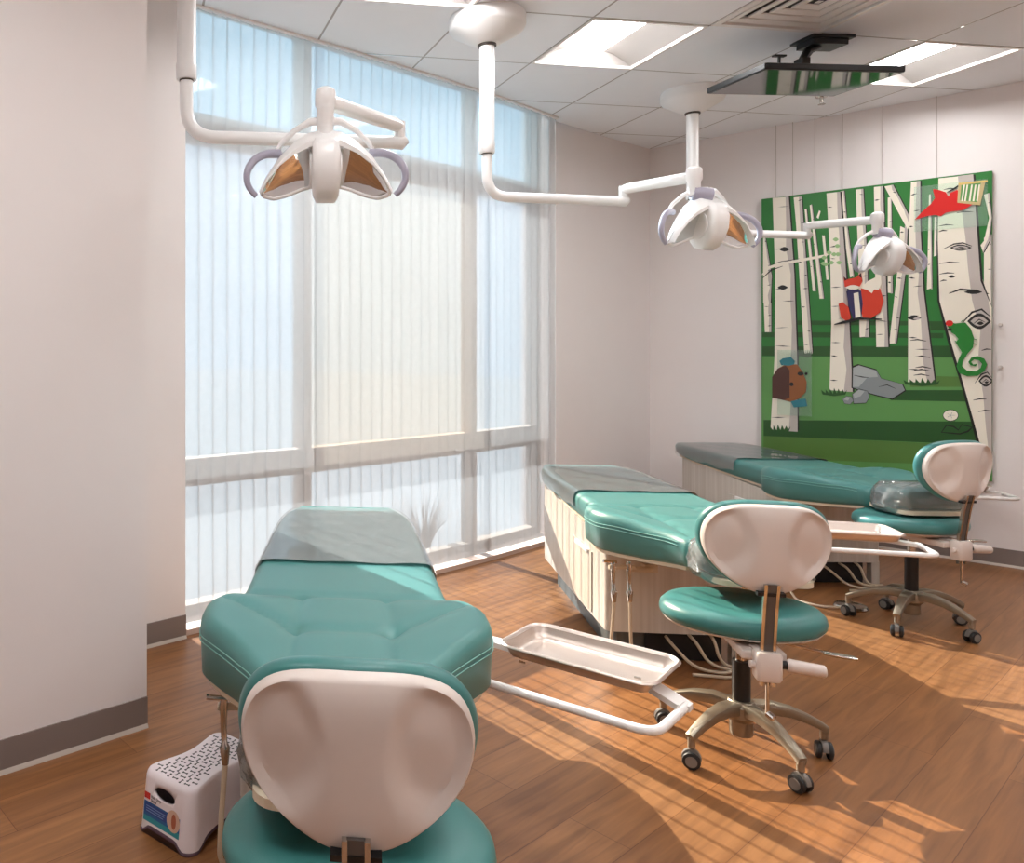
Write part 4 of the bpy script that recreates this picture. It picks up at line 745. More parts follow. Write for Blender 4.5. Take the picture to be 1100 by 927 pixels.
def art(mb, mats, group, base, step):
    for n, (g_, c_, l_, pts) in enumerate([a for a in ART if a[0] == group]):
        if c_ not in mats: mats.append(c_)
        y = -(base + l_*step + n*2e-6)
        q = []
        for p in pts:
            if not q or (abs(p[0]-q[-1][0]) + abs(p[1]-q[-1][1]) > 1e-4): q.append(p)
        if len(q) > 2: mb.mi(mats.index(c_)).add([(u,y,z) for u,z in q], [tuple(range(len(q)))])
ml = ['bg']; art(pb, ml, 'b', .0004, .0003)
pb.build('painted_board', [PM[k] for k in ml], mu, smooth=False)
LBL = {'fox_cutout':'raised red fox in a navy vest', 'bear_cutout':'raised round brown animal in a teal cap', 'chameleon_cutout':'raised green chameleon', 'bird_cutout':'raised red bird holding a small framed picture'}
for gname, lb in LBL.items():
    mb = MB(); ml = []
    first = [a for a in ART if a[0] == gname]
    for n, (g_, c_, l_, pts) in enumerate(first):       # body pieces are thick, details lie on top
        if c_ not in ml: ml.append(c_)
        mb.mi(ml.index(c_))
        top = .012 + (l_-10)*.003 + n*.0002
        vs = [(u,-top,z) for u,z in pts]; nn = len(pts)
        mb.add(vs + [(u,-.0055,z) for u,z in pts], [tuple(range(nn)), tuple(range(2*nn-1,nn-1,-1))] + [(i,(i+1)%nn,nn+(i+1)%nn,nn+i) for i in range(nn)])
    o = mb.build(gname, [PM[k] for k in ml], mu, smooth=False); o['label'] = lb
acr = clear_film('clear_acrylic', tint=(.95,1.0,.97), haze=.08, gloss_rough=.15, bump=0., ior=1.15)
for nm, (u0, z0, u1, z1) in (('clear_plate',(.10,.83,.30,1.28)), ('clear_plate',(.84,2.02,1.18,2.30))):
    mb = MB(); mb.box((u0,-.0112,z0),(u1,-.0082,z1)); mb.build(nm, acr, mu, smooth=False)
for u in (.085,.185,.313,.467,.68,.945):
    mb = MB(); mb.tube([(u,.012,ZT-.02),(u,.012,CEIL)], .0016, 6); mb.build('hanging_wire', mat('wire_grey', (178,166,156), .6), mu)
for z in (1.43,1.18):
    mb = MB(); mb.tube([(UW+.035,.028,z),(UW+.035,-.012,z)], .009, 10); mb.build('standoff_pin', shell_m, mu)

# ------------------------------------------------------------------ dental lights
def dental_light(label, pole, z_arm, elbow, pivot, face, off=0.):
    px, py = pole; t = thing('dental_light', label, 'dental lamp', (px,py,0), 0, 'ceiling-hung dental lights')
    rel = lambda p, z: (p[0]-px, p[1]-py, z)
    mb = MB(); mb.lathe([(.002,CEIL),(.172,CEIL),(.176,CEIL-.01),(.176,CEIL-.05),(.168,CEIL-.066),(.062,CEIL-.128),(.05,CEIL-.132),(.002,CEIL-.132)], 48); mb.build('ceiling_canopy', lampw_m, t)
    mb = MB(); mb.lathe([(.034,CEIL-.126),(.043,CEIL-.128),(.043,CEIL-.140),(.034,CEIL-.142)], 28); mb.build('trim_ring', darkring_m, t)
    zc = z_arm + .20
    mb = MB(); mb.lathe([(.001,CEIL-.12),(.0345,CEIL-.12),(.0345,zc+.06),(.0365,zc+.055),(.0365,zc+.004),(.034,zc),(.001,zc)], 28)
    mb.build('pole', lampw_m, t)
    el = rel(elbow, z_arm)
    mb = MB(); mb.tube(fillet([(0,0,zc+.02),(0,0,z_arm),el], .15, 14), .0235, 18); mb.build('swing_arm', lampw_m, t)
    mb = MB(); mb.lathe([(.001,zc-.004),(.0255,zc-.004),(.0255,zc),(.001,zc)], 24); mb.build('bearing_ring', darkring_m, t)
    # elbow: mitred end carrying the second arm
    d = Vector((el[0],el[1],0)).normalized()
    mb = MB(); e = Vector(el)
    mb.tube([tuple(e-d*.03), tuple(e+d*.012), tuple(e+d*.03+Vector((0,0,.012)))], [.0236,.026,.016], 16)
    mb.tube([tuple(e+d*.006+Vector((0,0,-.012))), tuple(e+d*.006+Vector((0,0,.075)))], .021, 16)
    mb.build('elbow', lampw_m, t)
    pv = Vector(rel(pivot, z_arm+.03)); e2 = e + d*.006 + Vector((0,0,.06))
    mb = MB(); mb.tube([tuple(e2), tuple(e2.lerp(pv,.08)), tuple(e2.lerp(pv,.92)), tuple(pv)], [.02,.0245,.0245,.022], 18); mb.build('spring_arm', lampw_m, t)
    M = Matrix.Translation(pv) @ Matrix.Rotation(face, 4, 'Z')
    mb = MB(); mb.lathe([(.001,.045),(.02,.043),(.031,.034),(.033,.02),(.033,-.012),(.026,-.022),(.026,-.082),(.001,-.082)], 28, M); mb.build('pivot_post', lampw_m, t)
    # head, built facing -y, hanging under the pivot; tilted down a little
    H = M @ Matrix.Translation((off,-off*.4,-.075)) @ Matrix.Rotation(R(17), 4, 'X')
    if off:
        mb = MB(); mb.tube([(-.01,0,-.07),(off*.5,-off*.2,-.078),(off+.01,-off*.45,-.085)], [.03,.032,.032], 16, M); mb.build('offset_bracket', lilac_m, t)
    mb = MB()
    rings = []
    for z, w, y0, y1 in ((-.035,.034,-.075,.04),(-.05,.041,-.092,.05),(-.08,.044,-.112,.055),(-.13,.045,-.12,.05),(-.18,.044,-.112,.035),(-.215,.040,-.095,.015),(-.235,.030,-.075,-.005)):
        cy, hy = (y0+y1)/2, (y1-y0)/2
        rings.append([(x,cy+y,z) for x,y in rrect(w,hy,min(w,hy)*.55,5)])
    mb.loft(rings, H)
    mb.tube([(0,.0,.06 if not off else -.01),(0,.0,-.05)], .026, 18, H)
    for s in (-1,1):
        D = H @ Matrix.Translation((s*.044,-.03,-.135)) @ Matrix.Rotation(R(90*s),4,'Y')
        mb.lathe([(.001,-.004),(.058,-.004),(.058,.005),(.050,.009),(.040,.007),(.001,.007)], 28, D)
    mb.build('lamp_body', lampw_m, t, angle=50)
    # white hood arching over the body from tip to tip
    hd = MB(); up = [(0,-.012),(.05,-.02),(.10,-.05),(.145,-.093),(.182,-.145),(.206,-.195)]; lo = [(0,-.058),(.05,-.062),(.10,-.085),(.145,-.118),(.182,-.162),(.204,-.203)]
    U = [(-x,z) for x,z in up[:0:-1]] + up; Lw = [(-x,z) for x,z in lo[:0:-1]] + lo
    G1 = []
    for (x,z),(x2,z2) in zip(U,Lw):
        u = abs(x)/.206; yb = .045 - .10*u**1.6; yf = -.055 - .045*u
        G1.append([(x,yb,z-.01),(x,(yb+yf)/2,z),(x2,yf,(z*.4+z2*.6)),(x2,yf-.002,z2),(x2,yf+.008,z2),(x,yb-.004,z-.022)])
    hd.loft(G1, H); hd.build('hood', lampw_m, t, angle=50)
    for s in (-1, 1):
        # wing: top edge, lower edge in the front view; concave towards the light
        top = [(.040,-.05),(.10,-.078),(.148,-.115),(.184,-.160),(.204,-.198)]
        bot = [(.030,-.185),(.08,-.198),(.125,-.215),(.165,-.224),(.196,-.214)]
        def grid(off, n=18, m=10):
            G = []
            for i in range(n+1):
                a = i/n*(len(top)-1); k = min(int(a), len(top)-2); f = a-k
                tx = [top[k][q]*(1-f)+top[k+1][q]*f for q in (0,1)]; bx = [bot[k][q]*(1-f)+bot[k+1][q]*f for q in (0,1)]
                row = []
                for j in range(m+1):
                    v = j/m; u = i/n
                    x = tx[0]*(1-v)+bx[0]*v; z = tx[1]*(1-v)+bx[1]*v
                    y = -.02 - .042*u**1.2 + .010*math.sin(PI*v) - .03*(1-v)*(1-.6*u)
                    row.append((s*x, y+off, z))
                G.append(row)
            return G
        G = grid(0); B = grid(.012); n, m = len(G)-1, len(G[0])-1
        mb = MB(); vs = [p for r_ in G for p in r_]
        mb.add(vs, [(i*(m+1)+j,(i+1)*(m+1)+j,(i+1)*(m+1)+j+1,i*(m+1)+j+1) for i in range(n) for j in range(m)], H)
        mb.build('reflector', mirror_m, t, angle=80)
        hb = MB(); vs = [p for r_ in B for p in r_]
        hb.add(vs, [(i*(m+1)+j,(i+1)*(m+1)+j,(i+1)*(m+1)+j+1,i*(m+1)+j+1) for i in range(n) for j in range(m)], H)
        rim = [G[i][0] for i in range(n+1)] + [G[n][j] for j in range(1,m+1)] + [G[i][m] for i in range(n-1,-1,-1)]
        hb.tube([(x,y+.004,z) for x,y,z in rim], .0065, 8, H)
        hb.build('reflector_housing', lampw_m, t, angle=60)
        # grey grab handle
        hp = [(.145,-.088,.02),(.185,-.085,.0),(.222,-.098,-.03),(.247,-.130,-.055),(.25,-.165,-.065),(.236,-.195,-.07),(.218,-.212,-.07)]
        hh = [Vector(q) for q in hp]
        for _ in range(3): hh = [hh[0]] + [p_ for a, b in zip(hh, hh[1:]) for p_ in (a.lerp(b,.25), a.lerp(b,.75))] + [hh[-1]]
        hh = [(s*q.x, q.z, q.y) for q in hh]
        N_ = len(hh)
        mb = MB(); mb.tube(hh, [.0145-.0055*k/(N_-1) for k in range(N_)], 12, H); mb.build('handle', lilac_m, t)
        # yoke arm from the post to the wing
        yk = [(.0,.012,.012),(.05,.03,.010),(.10,.035,-.018),(.14,.035,-.055),(.162,.03,-.095)]
        mb = MB(); mb.tube([(s*x,y,z) for x,y,z in yk], [.016,.012,.009,.008,.007], 12, H); mb.build('yoke', lampw_m, t)
    return t
dental_light('white dental lamp in front of the blind, its arm doubled back', (-.262,2.80), 2.035, (.50,2.88), (.205,2.50), R(-2))
dental_light('white dental lamp hung by the middle ceiling pole, before the bare corner', (1.067,3.73), 2.005, (1.765,3.86), (1.89,3.45), R(12), .055)
dental_light('white dental lamp reaching in front of the birch mural', (2.62,4.80), 1.995, (3.40,4.93), (3.53,4.53), R(12), .05)

# ------------------------------------------------------------------ treatment benches
HW = [(-.47,.155),(-.42,.168),(-.37,.19),(-.28,.245),(-.2,.305),(-.14,.342),(-.08,.352),(0,.352),(.05,.342),(.09,.318),(.12,.29),(.16,.277),(.3,.274),(.44,.272),(.7,.268),(.95,.264),(1.1,.258),(1.2,.246),(1.27,.228),(1.33,.20)]
THK = [(-.47,.105),(-.3,.125),(-.1,.135),(.05,.13),(.12,.115),(.5,.105),(1.0,.09),(1.33,.07)]
BT = .625
def halfw(y):
    a = interp(HW, y); return (a + interp(HW, y-.02) + interp(HW, y+.02))/3
def gauss(d, s): return math.exp(-(d/s)**2)
def seg_d(x, y, a, b):
    ax, ay = a; bx, by = b; dx, dy = bx-ax, by-ay
    t = max(0, min(1, ((x-ax)*dx+(y-ay)*dy)/(dx*dx+dy*dy))); return math.hypot(x-ax-t*dx, y-ay-t*dy)
def groove(d): return .0055*gauss(d, .007) + .0065*gauss(d, .028)
def ztop(x, y):
    w = halfw(y); z = BT
    if y < .13:
        ax = abs(x)
        dl = [abs(ax-.112) if y < .12 else 9, seg_d(ax, y, (0,-.135),(.112,-.135)), seg_d(ax, y, (.112,-.135),(.30,.03)), abs(y-.12)]
        z -= sum(groove(d) for d in dl)
        z += .018*sm(.12,.3,ax)*sm(.13,.02,y)*sm(-.4,-.2,y)
    else:
        z -= groove(abs(y-.12)) + .004
    return z
def seat_cushion():
    mb = MB(); ys = [-.47 + .47/26*k for k in range(26)] + [k*.0125 for k in range(0,14)] + [.17 + (1.33-.17)/24*k for k in range(25)]
    ys = sorted(set(round(v,4) for v in ys)); rings = []
    ends = [(-.47,-.495,.03),(1.33,1.352,.03)]
    def ring(y, inset, zs):
        w = halfw(y)-inset; t = interp(THK, y); zb = BT - t
        r = min(.034, t*.4); NX = 44
        pts = []
        for k in range(NX+1):
            x = -(w-r) + 2*(w-r)*k/NX; pts.append((x, y, zb+(ztop(x,y)-zb)*1.0 - zs))
        for a in range(1,6):
            an = PI/2*(1-a/5); zt = ztop(w-r,y) - zs; pts.append((w-r+r*math.cos(an), y, zt-r+r*math.sin(an)))
        for x in (w-.004, w-.02):
            pts.append((x, y, zb+.012+zs if x > w-.01 else zb+zs))
        for k in range(1,9): pts.append(((w-.02)-2*(w-.02)*k/9, y, zb+zs))
        for x in (-(w-.02), -(w-.004)): pts.append((x, y, zb+.012+zs if x < -(w-.01) else zb+zs))
        for a in range(0,5):
            an = PI - PI/2*a/5; zt = ztop(-(w-r),y) - zs; pts.append((-(w-r)+r*math.cos(an), y, zt-r+r*math.sin(an)))
        return pts
    def shifted(y, yy, ins, zs): return [(x, yy, z) for x, _, z in ring(y, ins, zs)]
    for k in (3,2,1): a = PI/2*k/3.3; rings.append(shifted(ys[0], ys[0]-.024*math.sin(a), .03*(1-math.cos(a)), .03*(1-math.cos(a))))
    rings += [ring(y,0,0) for y in ys]
    for k in (1,2,3): a = PI/2*k/3.3; rings.append(shifted(ys[-1], ys[-1]+.022*math.sin(a), .03*(1-math.cos(a)), .026*(1-math.cos(a))))
    return mb.loft(rings)
def build_bench():
    t = thing('treatment_bench', 'teal padded treatment bench nearest the camera, directly under the first lamp', 'treatment bench', (0,0,0), 0, 'teal treatment benches')
    c = seat_cushion().build('cushion', teal_m, t, angle=60)
    for s in (-1,1):
        for dz, di in ((-.048,.0012),(-.060,.0015)):
            pip = MB(); ys = [-.44+k*.02 for k in range(26)]
            pip.tube([(s*(halfw(y)+di), y, ztop(s*(halfw(y)-.035),y)+dz+.028*sm(-.1,-.44,y)) for y in ys if y < .07], .0013, 6)
            pip.build('stitching', stitch_m, c)
    # pale base board under the cushion
    mb = MB(); ol = [-.45+k*.04 for k in range(45) if -.45+k*.04 < 1.30]
    lower = [[(sx*(halfw(y)-.025), y) for y in ol] for sx in (-1,1)]
    def zb(y): return BT - interp(THK, y)
    rings = []
    for y in ol:
        w = halfw(y)-.022; rings.append([(-w,y,zb(y)+.003),(w,y,zb(y)+.003),(w,y,zb(y)-.013),(-w,y,zb(y)-.013)])
    mb.loft(rings); mb.build('base_board', plate_m, t, smooth=False)
    # cabinet: tapering carcass with rounded near corners
    def outline(ins): 
        w0, w1 = .268-ins, .235-ins
        y0, y1 = 0+ins, 1.16-ins
        pts = [(w1,y1),(-w1,y1),(-w0,y0+.03)]
        pts += [(-w0+.03*(1-math.cos(a)), y0+.03*(1-math.sin(a))) for a in [PI/2*k/4 for k in range(1,5)]]
        pts += [(w0-.03*(1-math.sin(a)), y0+.03*(1-math.cos(a))) for a in [PI/2*k/4 for k in range(0,5)]]
        return pts
    mb = MB(); mb.loft([[(x,y,z if z < .3 else BT-interp(THK,max(0,min(1.3,y)))-.01) for x,y in outline(0)] for z in (.125,.5)])
    mb.box((.225,.012,.0),(.265,.05,.13))
    cab = mb.build('cabinet', lam_m, t, smooth=True, angle=25)
    mb = MB(); mb.prism(outline(.055), 0, .128); mb.build('toe_kick', toe_m, t, smooth=False)
    mb = MB(); mb.box((-.10,.045,.004),(.2,.06,.122)); mb.build('hose_opening', black_m, t, smooth=False)
    # door with finger pull on the left flank
    def flank(y, off): 
        f = y/1.16; return -(.268 + (.235-.268)*f) - off
    mb = MB()
    vs = []
    for o_ in (.0, .006):
        for y, z in ((.20,.14),(.53,.14),(.53,.40),(.20,.40)): vs.append((flank(y,o_), y, z))
    mb.add(vs, [(0,1,2,3),(7,6,5,4),(0,4,5,1),(1,5,6,2),(2,6,7,3),(3,7,4,0)])
    dr = mb.build('cabinet_door', lam_m, t, smooth=False)
    mb = MB(); mb.box((flank(.2,.012),.24,.385),(flank(.2,-.002),.44,.401)); mb.build('finger_pull', white_m, dr, smooth=False, bevel=.002)
    # latch under the cushion edge
    mb = MB(); mb.box((-.215,-.10,.478),(-.11,-.06,.492)); mb.box((-.19,-.09,.462),(-.15,-.07,.48)); mb.build('latch', black_m, t, smooth=False)
    # instrument holder on the near end
    mb = MB(); mb.tube(fillet([(-.10,.01,.40),(-.11,-.06,.40),(-.215,-.12,.415)], .02, 5), .011, 10)
    mb.box((-.135,-.055,.385),(-.085,.004,.415)); mb.tube([(-.30,-.135,.425),(-.20,-.125,.425)], .009, 10)
    mb.build('instrument_holder', cream_m, t)
    for k, (hx, hy) in enumerate(((-.285,-.14),(-.222,-.13))):
        hd = MB()
        hd.tube([(hx,hy,.45),(hx,hy,.425),(hx,hy,.40),(hx,hy,.375),(hx+.002,hy,.34),(hx+.003,hy,.33),(hx+.004,hy,.29)], [.008,.011,.008,.0075,.0075,.013,.008], 12)
        if k == 0: hd.tube([(hx-.04,hy-.008,.452),(hx+.012,hy,.447)], .0065, 8)
        o = hd.build('handpiece', chrome_m, t)
        hs = MB(); hs.tube(fillet([(hx+.004,hy,.29),(hx-.006+.012*k,hy,.16),(hx-.012+.03*k,hy+.01,.03),(hx+.10,hy+.10,.012),(hx+.16,hy+.17,.02)], .05, 6), .0068, 8); hs.build('hose', cream_m, o)
    for pts in ([(-.02,.04,.10),(-.015,-.02,.085),(.05,-.07,.012),(.16,-.10,.009),(.22,-.03,.009)],
                [(.07,.04,.11),(.075,-.02,.10),(.115,-.045,.02),(.20,-.06,.009),(.17,-.14,.009),(.02,-.12,.009)],
                [(.15,.04,.12),(.15,-.015,.10),(.155,-.03,.05),(.185,-.03,.012),(.26,-.02,.009)]):
        hs = MB(); hs.tube(fillet(pts, .05, 6), .0062, 8); hs.build('hose', cream_m, t)
    mb = MB(); mb.lathe([(.001,0),(.013,0),(.013,.004),(.001,.004)], 16, Matrix.Translation((-.02,-.001,.235)) @ Matrix.Rotation(R(90),4,'X')); mb.build('hose_grommet', black_m, t)
    # headrest pad on its own pale plate
    mb = MB(); rings = []
    for z, k_ in ((.548,.86),(.556,.96),(.575,1.),(.60,1.),(.622,.97),(.636,.88),(.643,.7),(.645,.3)):
        rings.append([(x*k_,-.605+(y)*k_,z) for x,y in rrect(.165,.095,.07,8)])
    mb.loft(rings); mb.build('headrest', teal_m, t, angle=60)
    mb = MB(); mb.prism([(x,-.60+y) for x,y in rrect(.15,.13,.05,6)], .530, .547); mb.box((-.03,-.53,.523),(.03,-.30,.533))
    mb.build('headrest_plate', plate_m, t, smooth=False)
    return t
B1 = build_bench()
BROT = -R(6.3); BLOC = [(.21,2.0,0),(1.685,3.22,0),(3.105,4.31,0)]; BROTS = [BROT,BROT,BROT+R(3.8)]
B1.location = BLOC[0]; B1.rotation_euler = (0,0,BROT)
B2 = copy_tree(B1, 'teal padded treatment bench in the middle, under the second lamp pole', BLOC[1], BROT)
B3 = copy_tree(B1, 'teal padded treatment bench along the birch mural, farthest from the camera', BLOC[2], BROTS[2])
BENCH = [B1,B2,B3]; WHERE = ['nearest bench','middle bench','bench beside the mural']

# swinging tray arm (part of each bench) and the steel tray lying on it
POSE = [((.844,2.043), R(-44.2)), ((2.549,3.467), R(-17)), ((2.549+1.475,3.467+1.22-.02), R(-17))]
for k in range(3):
    (tx, ty), ta = POSE[k]
    Bm = Matrix.Translation(BLOC[k]) @ Matrix.Rotation(BROTS[k],4,'Z')
    T = Bm.inverted() @ Matrix.Translation((tx,ty,0)) @ Matrix.Rotation(ta,4,'Z')
    zt = .458; hub = (-.50,-.12,zt)
    mb = MB(); mb.tube(fillet([(-.47,-.27,zt),(.245,-.25,zt),(.25,-.06,zt)], .045, 8), .0105, 12, T)
    mb.prism([(.262,-.075),(.262,-.05),(.165,.022),(-.47,.022),(-.47,-.022),(.15,-.022),(.238,-.085)], zt-.006, zt+.008, T)
    mb.tube([(-.47,-.275,zt),(-.47,.03,zt)], .013, 10, T)
    mb.box((-.52,-.15,zt-.012),(-.45,-.06,zt+.03), T)
    mb.build('tray_arm', white_m, BENCH[k], angle=40)
    tr = thing('instrument_tray', ['empty steel instrument tray on the white arm of the nearest bench', 'steel instrument tray half hidden behind the middle stool', 'steel tray behind the far stool against the wall'][k], 'tray', (tx,ty,.467), ta, 'steel instrument trays')
    mb = MB()
    Lx, Ly = .1935, .115
    prof = [(-.006,.036),(-.0005,.040),(.006,.036),(.012,.022),(.02,.008),(.032,.0025),(.05,.002)]
    outer = [[(x,y,z) for x,y in rrect(Lx-i, Ly-i, max(.02,.042-i), 7)] for i, z in prof]
    under = [[(x,y,z-.0025) for x,y in rrect(Lx-i-.002, Ly-i-.002, max(.018,.04-i), 7)] for i, z in reversed(prof[2:])]
    mb.loft(outer[::-1]+[ [(x,y,.034) for x,y in rrect(Lx+.006,Ly+.006,.046,7)] ]+[[(x,y,z) for x,y,z in r_] for r_ in under[::-1]])
    mb.build('pan', steel_m, tr, angle=50)
    mb = MB()
    for sx, sy in ((-1,-.2),(1,.15)):
        mb.box((sx*.125-.008, sy*.3-.05-.002,.002),(sx*.125+.008, sy*.3-.05+.002,.006))
    mb.build('clip_slot', chrome_m, tr, smooth=False)

# clear plastic foot covers and headrest sleeves lying on the benches
def foot_cover():
    mb = MB(); rings = []; rnd = random.Random(3)
    ys = [.44+k*.05 for k in range(17)] + [1.27]
    for y in ys:
        w = halfw(y)+.004; pts = []
        skirt = .075 + .008*math.sin(y*23)
        pts.append((-w-.004, y, BT-skirt)); pts.append((-w-.002, y, BT-.04))
        for a in range(5):
            an = PI - PI/2*a/4; pts.append((-(w-.03)+.032*math.cos(an), y, BT-.032+.036*math.sin(an)))
        for q in range(1,20):
            x = -(w-.03)+2*(w-.03)*q/20; pts.append((x, y, BT+.004+.0016*math.sin(x*31+y*17)+.0012*math.sin(y*41-x*9)))
        for a in range(5):
            an = PI/2 - PI/2*a/4; pts.append(((w-.03)+.032*math.cos(an), y, BT-.032+.036*math.sin(an)))
        pts.append((w+.002, y, BT-.04)); pts.append((w+.004, y, BT-skirt)); rings.append(pts)
    return mb.loft(rings, closed=False, caps=False)
pc0 = tag(foot_cover().build('plastic_cover', film_m, angle=80), 'clear plastic sheet over the foot end of the nearest teal bench', 'plastic cover', 'clear plastic bench covers')
pc0.location = BLOC[0]; pc0.rotation_euler = (0,0,BROT)
for k in (1,2):
    c = pc0.copy(); C.objects.link(c); c.location = BLOC[k]; c.rotation_euler = (0,0,BROTS[k]); c['label'] = 'clear plastic sheet over the foot end of the %s' % ['','middle teal bench','teal bench by the mural'][k]
def sleeve():
    mb = MB(); rings = []
    for z, k_ in ((.525,.97),(.55,1.07),(.58,1.09),(.61,1.08),(.636,1.02),(.652,.9),(.657,.6),(.655,.2)):
        ring = []
        for n_, (x,y) in enumerate(rrect(.165,.095,.07,12)):
            a = math.atan2(y,x); wv = 1+.022*math.sin(a*11+z*60)+.016*math.sin(a*23-z*110)
            ring.append((x*k_*wv, -.605+y*k_*wv, z+.004*math.sin(a*17)))
        rings.append(ring)
    return mb.loft(rings)
sl0 = tag(sleeve().build('plastic_sleeve', wrap_m, angle=20), 'crinkled clear plastic sleeve over the headrest behind the nearest stool', 'plastic sleeve', 'clear headrest sleeves')
sl0.location = BLOC[0]; sl0.rotation_euler = (0,0,BROT)
for k in (1,2):
    c = sl0.copy(); C.objects.link(c); c.location = BLOC[k]; c.rotation_euler = (0,0,BROTS[k]); c['label'] = 'crinkled clear plastic sleeve over the headrest %s' % ['','peeking out left of the middle stool','above the far stool'][k]

# ------------------------------------------------------------------ operator stools
BO = [(0,0),(.2,.0),(.4,.008),(.58,.03),(.74,.075),(.87,.15),(.955,.25),(.995,.36),(.995,.46),(.95,.58),(.86,.69),(.73,.79),(.58,.87),(.42,.935),(.26,.98),(.12,1.0),(0,1.0)]
def back_outline(hw, hh, n=72):
    P = [(x*hw, -y*hh) for x, y in BO]; full = P + [(-x,y) for x,y in P[-2:0:-1]]
    # smooth resample
    L = [0]
    for a, b in zip(full, full[1:]+full[:1]): L.append(L[-1]+math.dist(a,b))
    out = []; m = len(full)
    for k in range(n):
        s = L[-1]*k/n; i = max(q for q in range(m) if L[q] <= s); f = (s-L[i])/max(1e-9,(L[i+1]-L[i])); a, b = full[i], full[(i+1)%m]
        out.append((a[0]+(b[0]-a[0])*f, a[1]+(b[1]-a[1])*f))
    for _ in range(3): out = [((out[k-1][0]+2*p[0]+out[(k+1)%n][0])/4, (out[k-1][1]+2*p[1]+out[(k+1)%n][1])/4) for k, p in enumerate(out)]
    return out
def backrest(mb, hw, hh, yfun, rings_f, cz=-.45):
    ol = back_outline(hw, hh); R_ = []
    for f, off in rings_f:
        R_.append([(x*f, yfun(x*f, cz*hh+(z-cz*hh)*f, f)+off, cz*hh+(z-cz*hh)*f) for x,z in ol])
    return mb.loft(R_)
def stool(label, loc, face, zs, base_rot):
    t = thing('operator_stool', label, 'stool', (loc[0],loc[1],0), face, 'teal operator stools on castors')
    # five-star base
    hub = MB(); hub.lathe([(.001,.055),(.032,.055),(.034,.06),(.034,.10),(.048,.115),(.048,.150),(.036,.165),(.001,.165)], 28); hub.build('hub', bronze_m, t)
    for k in range(5):
        a = base_rot + k*2*PI/5; M = Matrix.Rotation(a,4,'Z')
        lg = MB(); secs = []
        for r_, z, w, h in ((.03,.142,.024,.020),(.08,.147,.022,.018),(.14,.138,.019,.015),(.19,.120,.016,.013),(.225,.103,.0145,.012),(.244,.090,.014,.012)):
            secs.append([(r_+zz*.25,y,z+zz) for y,zz in rrect(w,h,.006,2)])
        lg.loft(secs, M); lg.tube([(.236,0,.092),(.236,0,.062)], .011, 12, M); lg.build('leg', bronze_m, t, angle=40)
        cs = MB(); sw = a + R(25+70*k); M2 = M @ Matrix.Translation((.236,0,0)) @ Matrix.Rotation(R(35+67*k),4,'Z')
        prof = [(.023*math.cos(q), .030+.026*math.sin(q)) for q in [PI*j/10 for j in range(11)]]
        cs.loft([[(-.008,y,z) for y,z in [(.025,.030)]+[(.0275*math.cos(q),.028+.03*math.sin(q)) for q in [PI*j/10 for j in range(11)]]+[(-.025,.030)]],
                 [(.008,y,z) for y,z in [(.025,.030)]+[(.0275*math.cos(q),.028+.03*math.sin(q)) for q in [PI*j/10 for j in range(11)]]+[(-.025,.030)]]], M2)
        cst = cs.build('caster', hub_m, t)
        for s in (-1,1):
            wl = MB(); MW = M2 @ Matrix.Translation((s*.015,0,.026)) @ Matrix.Rotation(R(90),4,'Y')
            wl.lathe([(.001,-.008),(.018,-.008),(.0245,-.006),(.026,-.002),(.026,.002),(.0245,.006),(.018,.008),(.001,.008)], 24, MW)
            wl.mi(1).lathe([(.010,s*.0078),(.0165,s*.0078),(.0165,s*.0095),(.010,s*.0095)], 20, MW)
            wl.build('wheel', [caster_m, hub_m], cst)
    mb = MB(); mb.lathe([(.001,.15),(.026,.15),(.026,zs-.185),(.001,zs-.185)], 24); mb.build('column_sleeve', black_m, t)
    mb = MB(); mb.lathe([(.001,zs-.2),(.017,zs-.2),(.017,zs-.09),(.001,zs-.09)], 20); mb.build('gas_spring', chrome_m, t)
    # seat
    def ell(k_, z, ax=.235, ay=.20): 
        return [(ax*k_*math.cos(q)*(1+.0*math.sin(q)), .01+ay*k_*(math.sin(q)), z) for q in [2*PI*j/48 for j in range(48)]]
    mb = MB(); mb.loft([ell(.86,zs-.064),ell(.95,zs-.060),ell(.99,zs-.050),ell(1.0,zs-.038),ell(.985,zs-.022),ell(.93,zs-.009),ell(.8,zs-.001),ell(.5,zs-.004),ell(.2,zs-.007)])
    mb.build('seat', teal_seat_m, t, angle=60)
    mb = MB(); mb.loft([ell(.35,zs-.092),ell(.7,zs-.082),ell(.93,zs-.068),ell(.955,zs-.062),ell(.9,zs-.058)]); mb.build('seat_pan', shell_m, t, angle=60)
    mb = MB(); mb.box((-.06,-.20,zs-.112),(.06,.07,zs-.086)); mb.build('mechanism', shell_m, t, smooth=False, bevel=.006)
    mb = MB(); mb.tube(fillet([(.03,.0,zs-.10),(.16,-.05,zs-.112),(.235,-.085,zs-.118)], .05, 5), [.006]*7+[.007], 10); mb.loft([[(.20+dx,-.07-dx*.4+y,zs-.116+z) for y,z in rrect(.016-.004*abs(i-1),.004,.003,3)] for i,dx in enumerate((0,.04,.075))])
    mb.build('height_lever', chrome_m, t)
    # back support
    zb = zs - .155
    mb = MB(); mb.loft([[(x,-.225+y,z) for x,y in rrect(a,b,.012,4)] for z,a,b in ((zb-.002,.030,.022),(zb+.006,.034,.026),(zb+.074,.034,.026),(zb+.082,.030,.022))]); 
    mb.box((-.025,-.22,zb+.05),(.025,-.15,zb+.075)); mb.build('back_bracket', shell_m, t, angle=40)
    mb = MB(); mb.tube([(.03,-.225,zb+.045),(.052,-.225,zb+.045)], .012, 14); mb.mi(1).tube([(.05,-.225,zb+.045),(.056,-.225,zb+.045),(.06,-.225,zb+.044),(.145,-.225,zb+.036),(.148,-.225,zb+.036)], [.015,.019,.0195,.017,.014], 18); mb.build('back_knob', [black_m, shell_m], t)
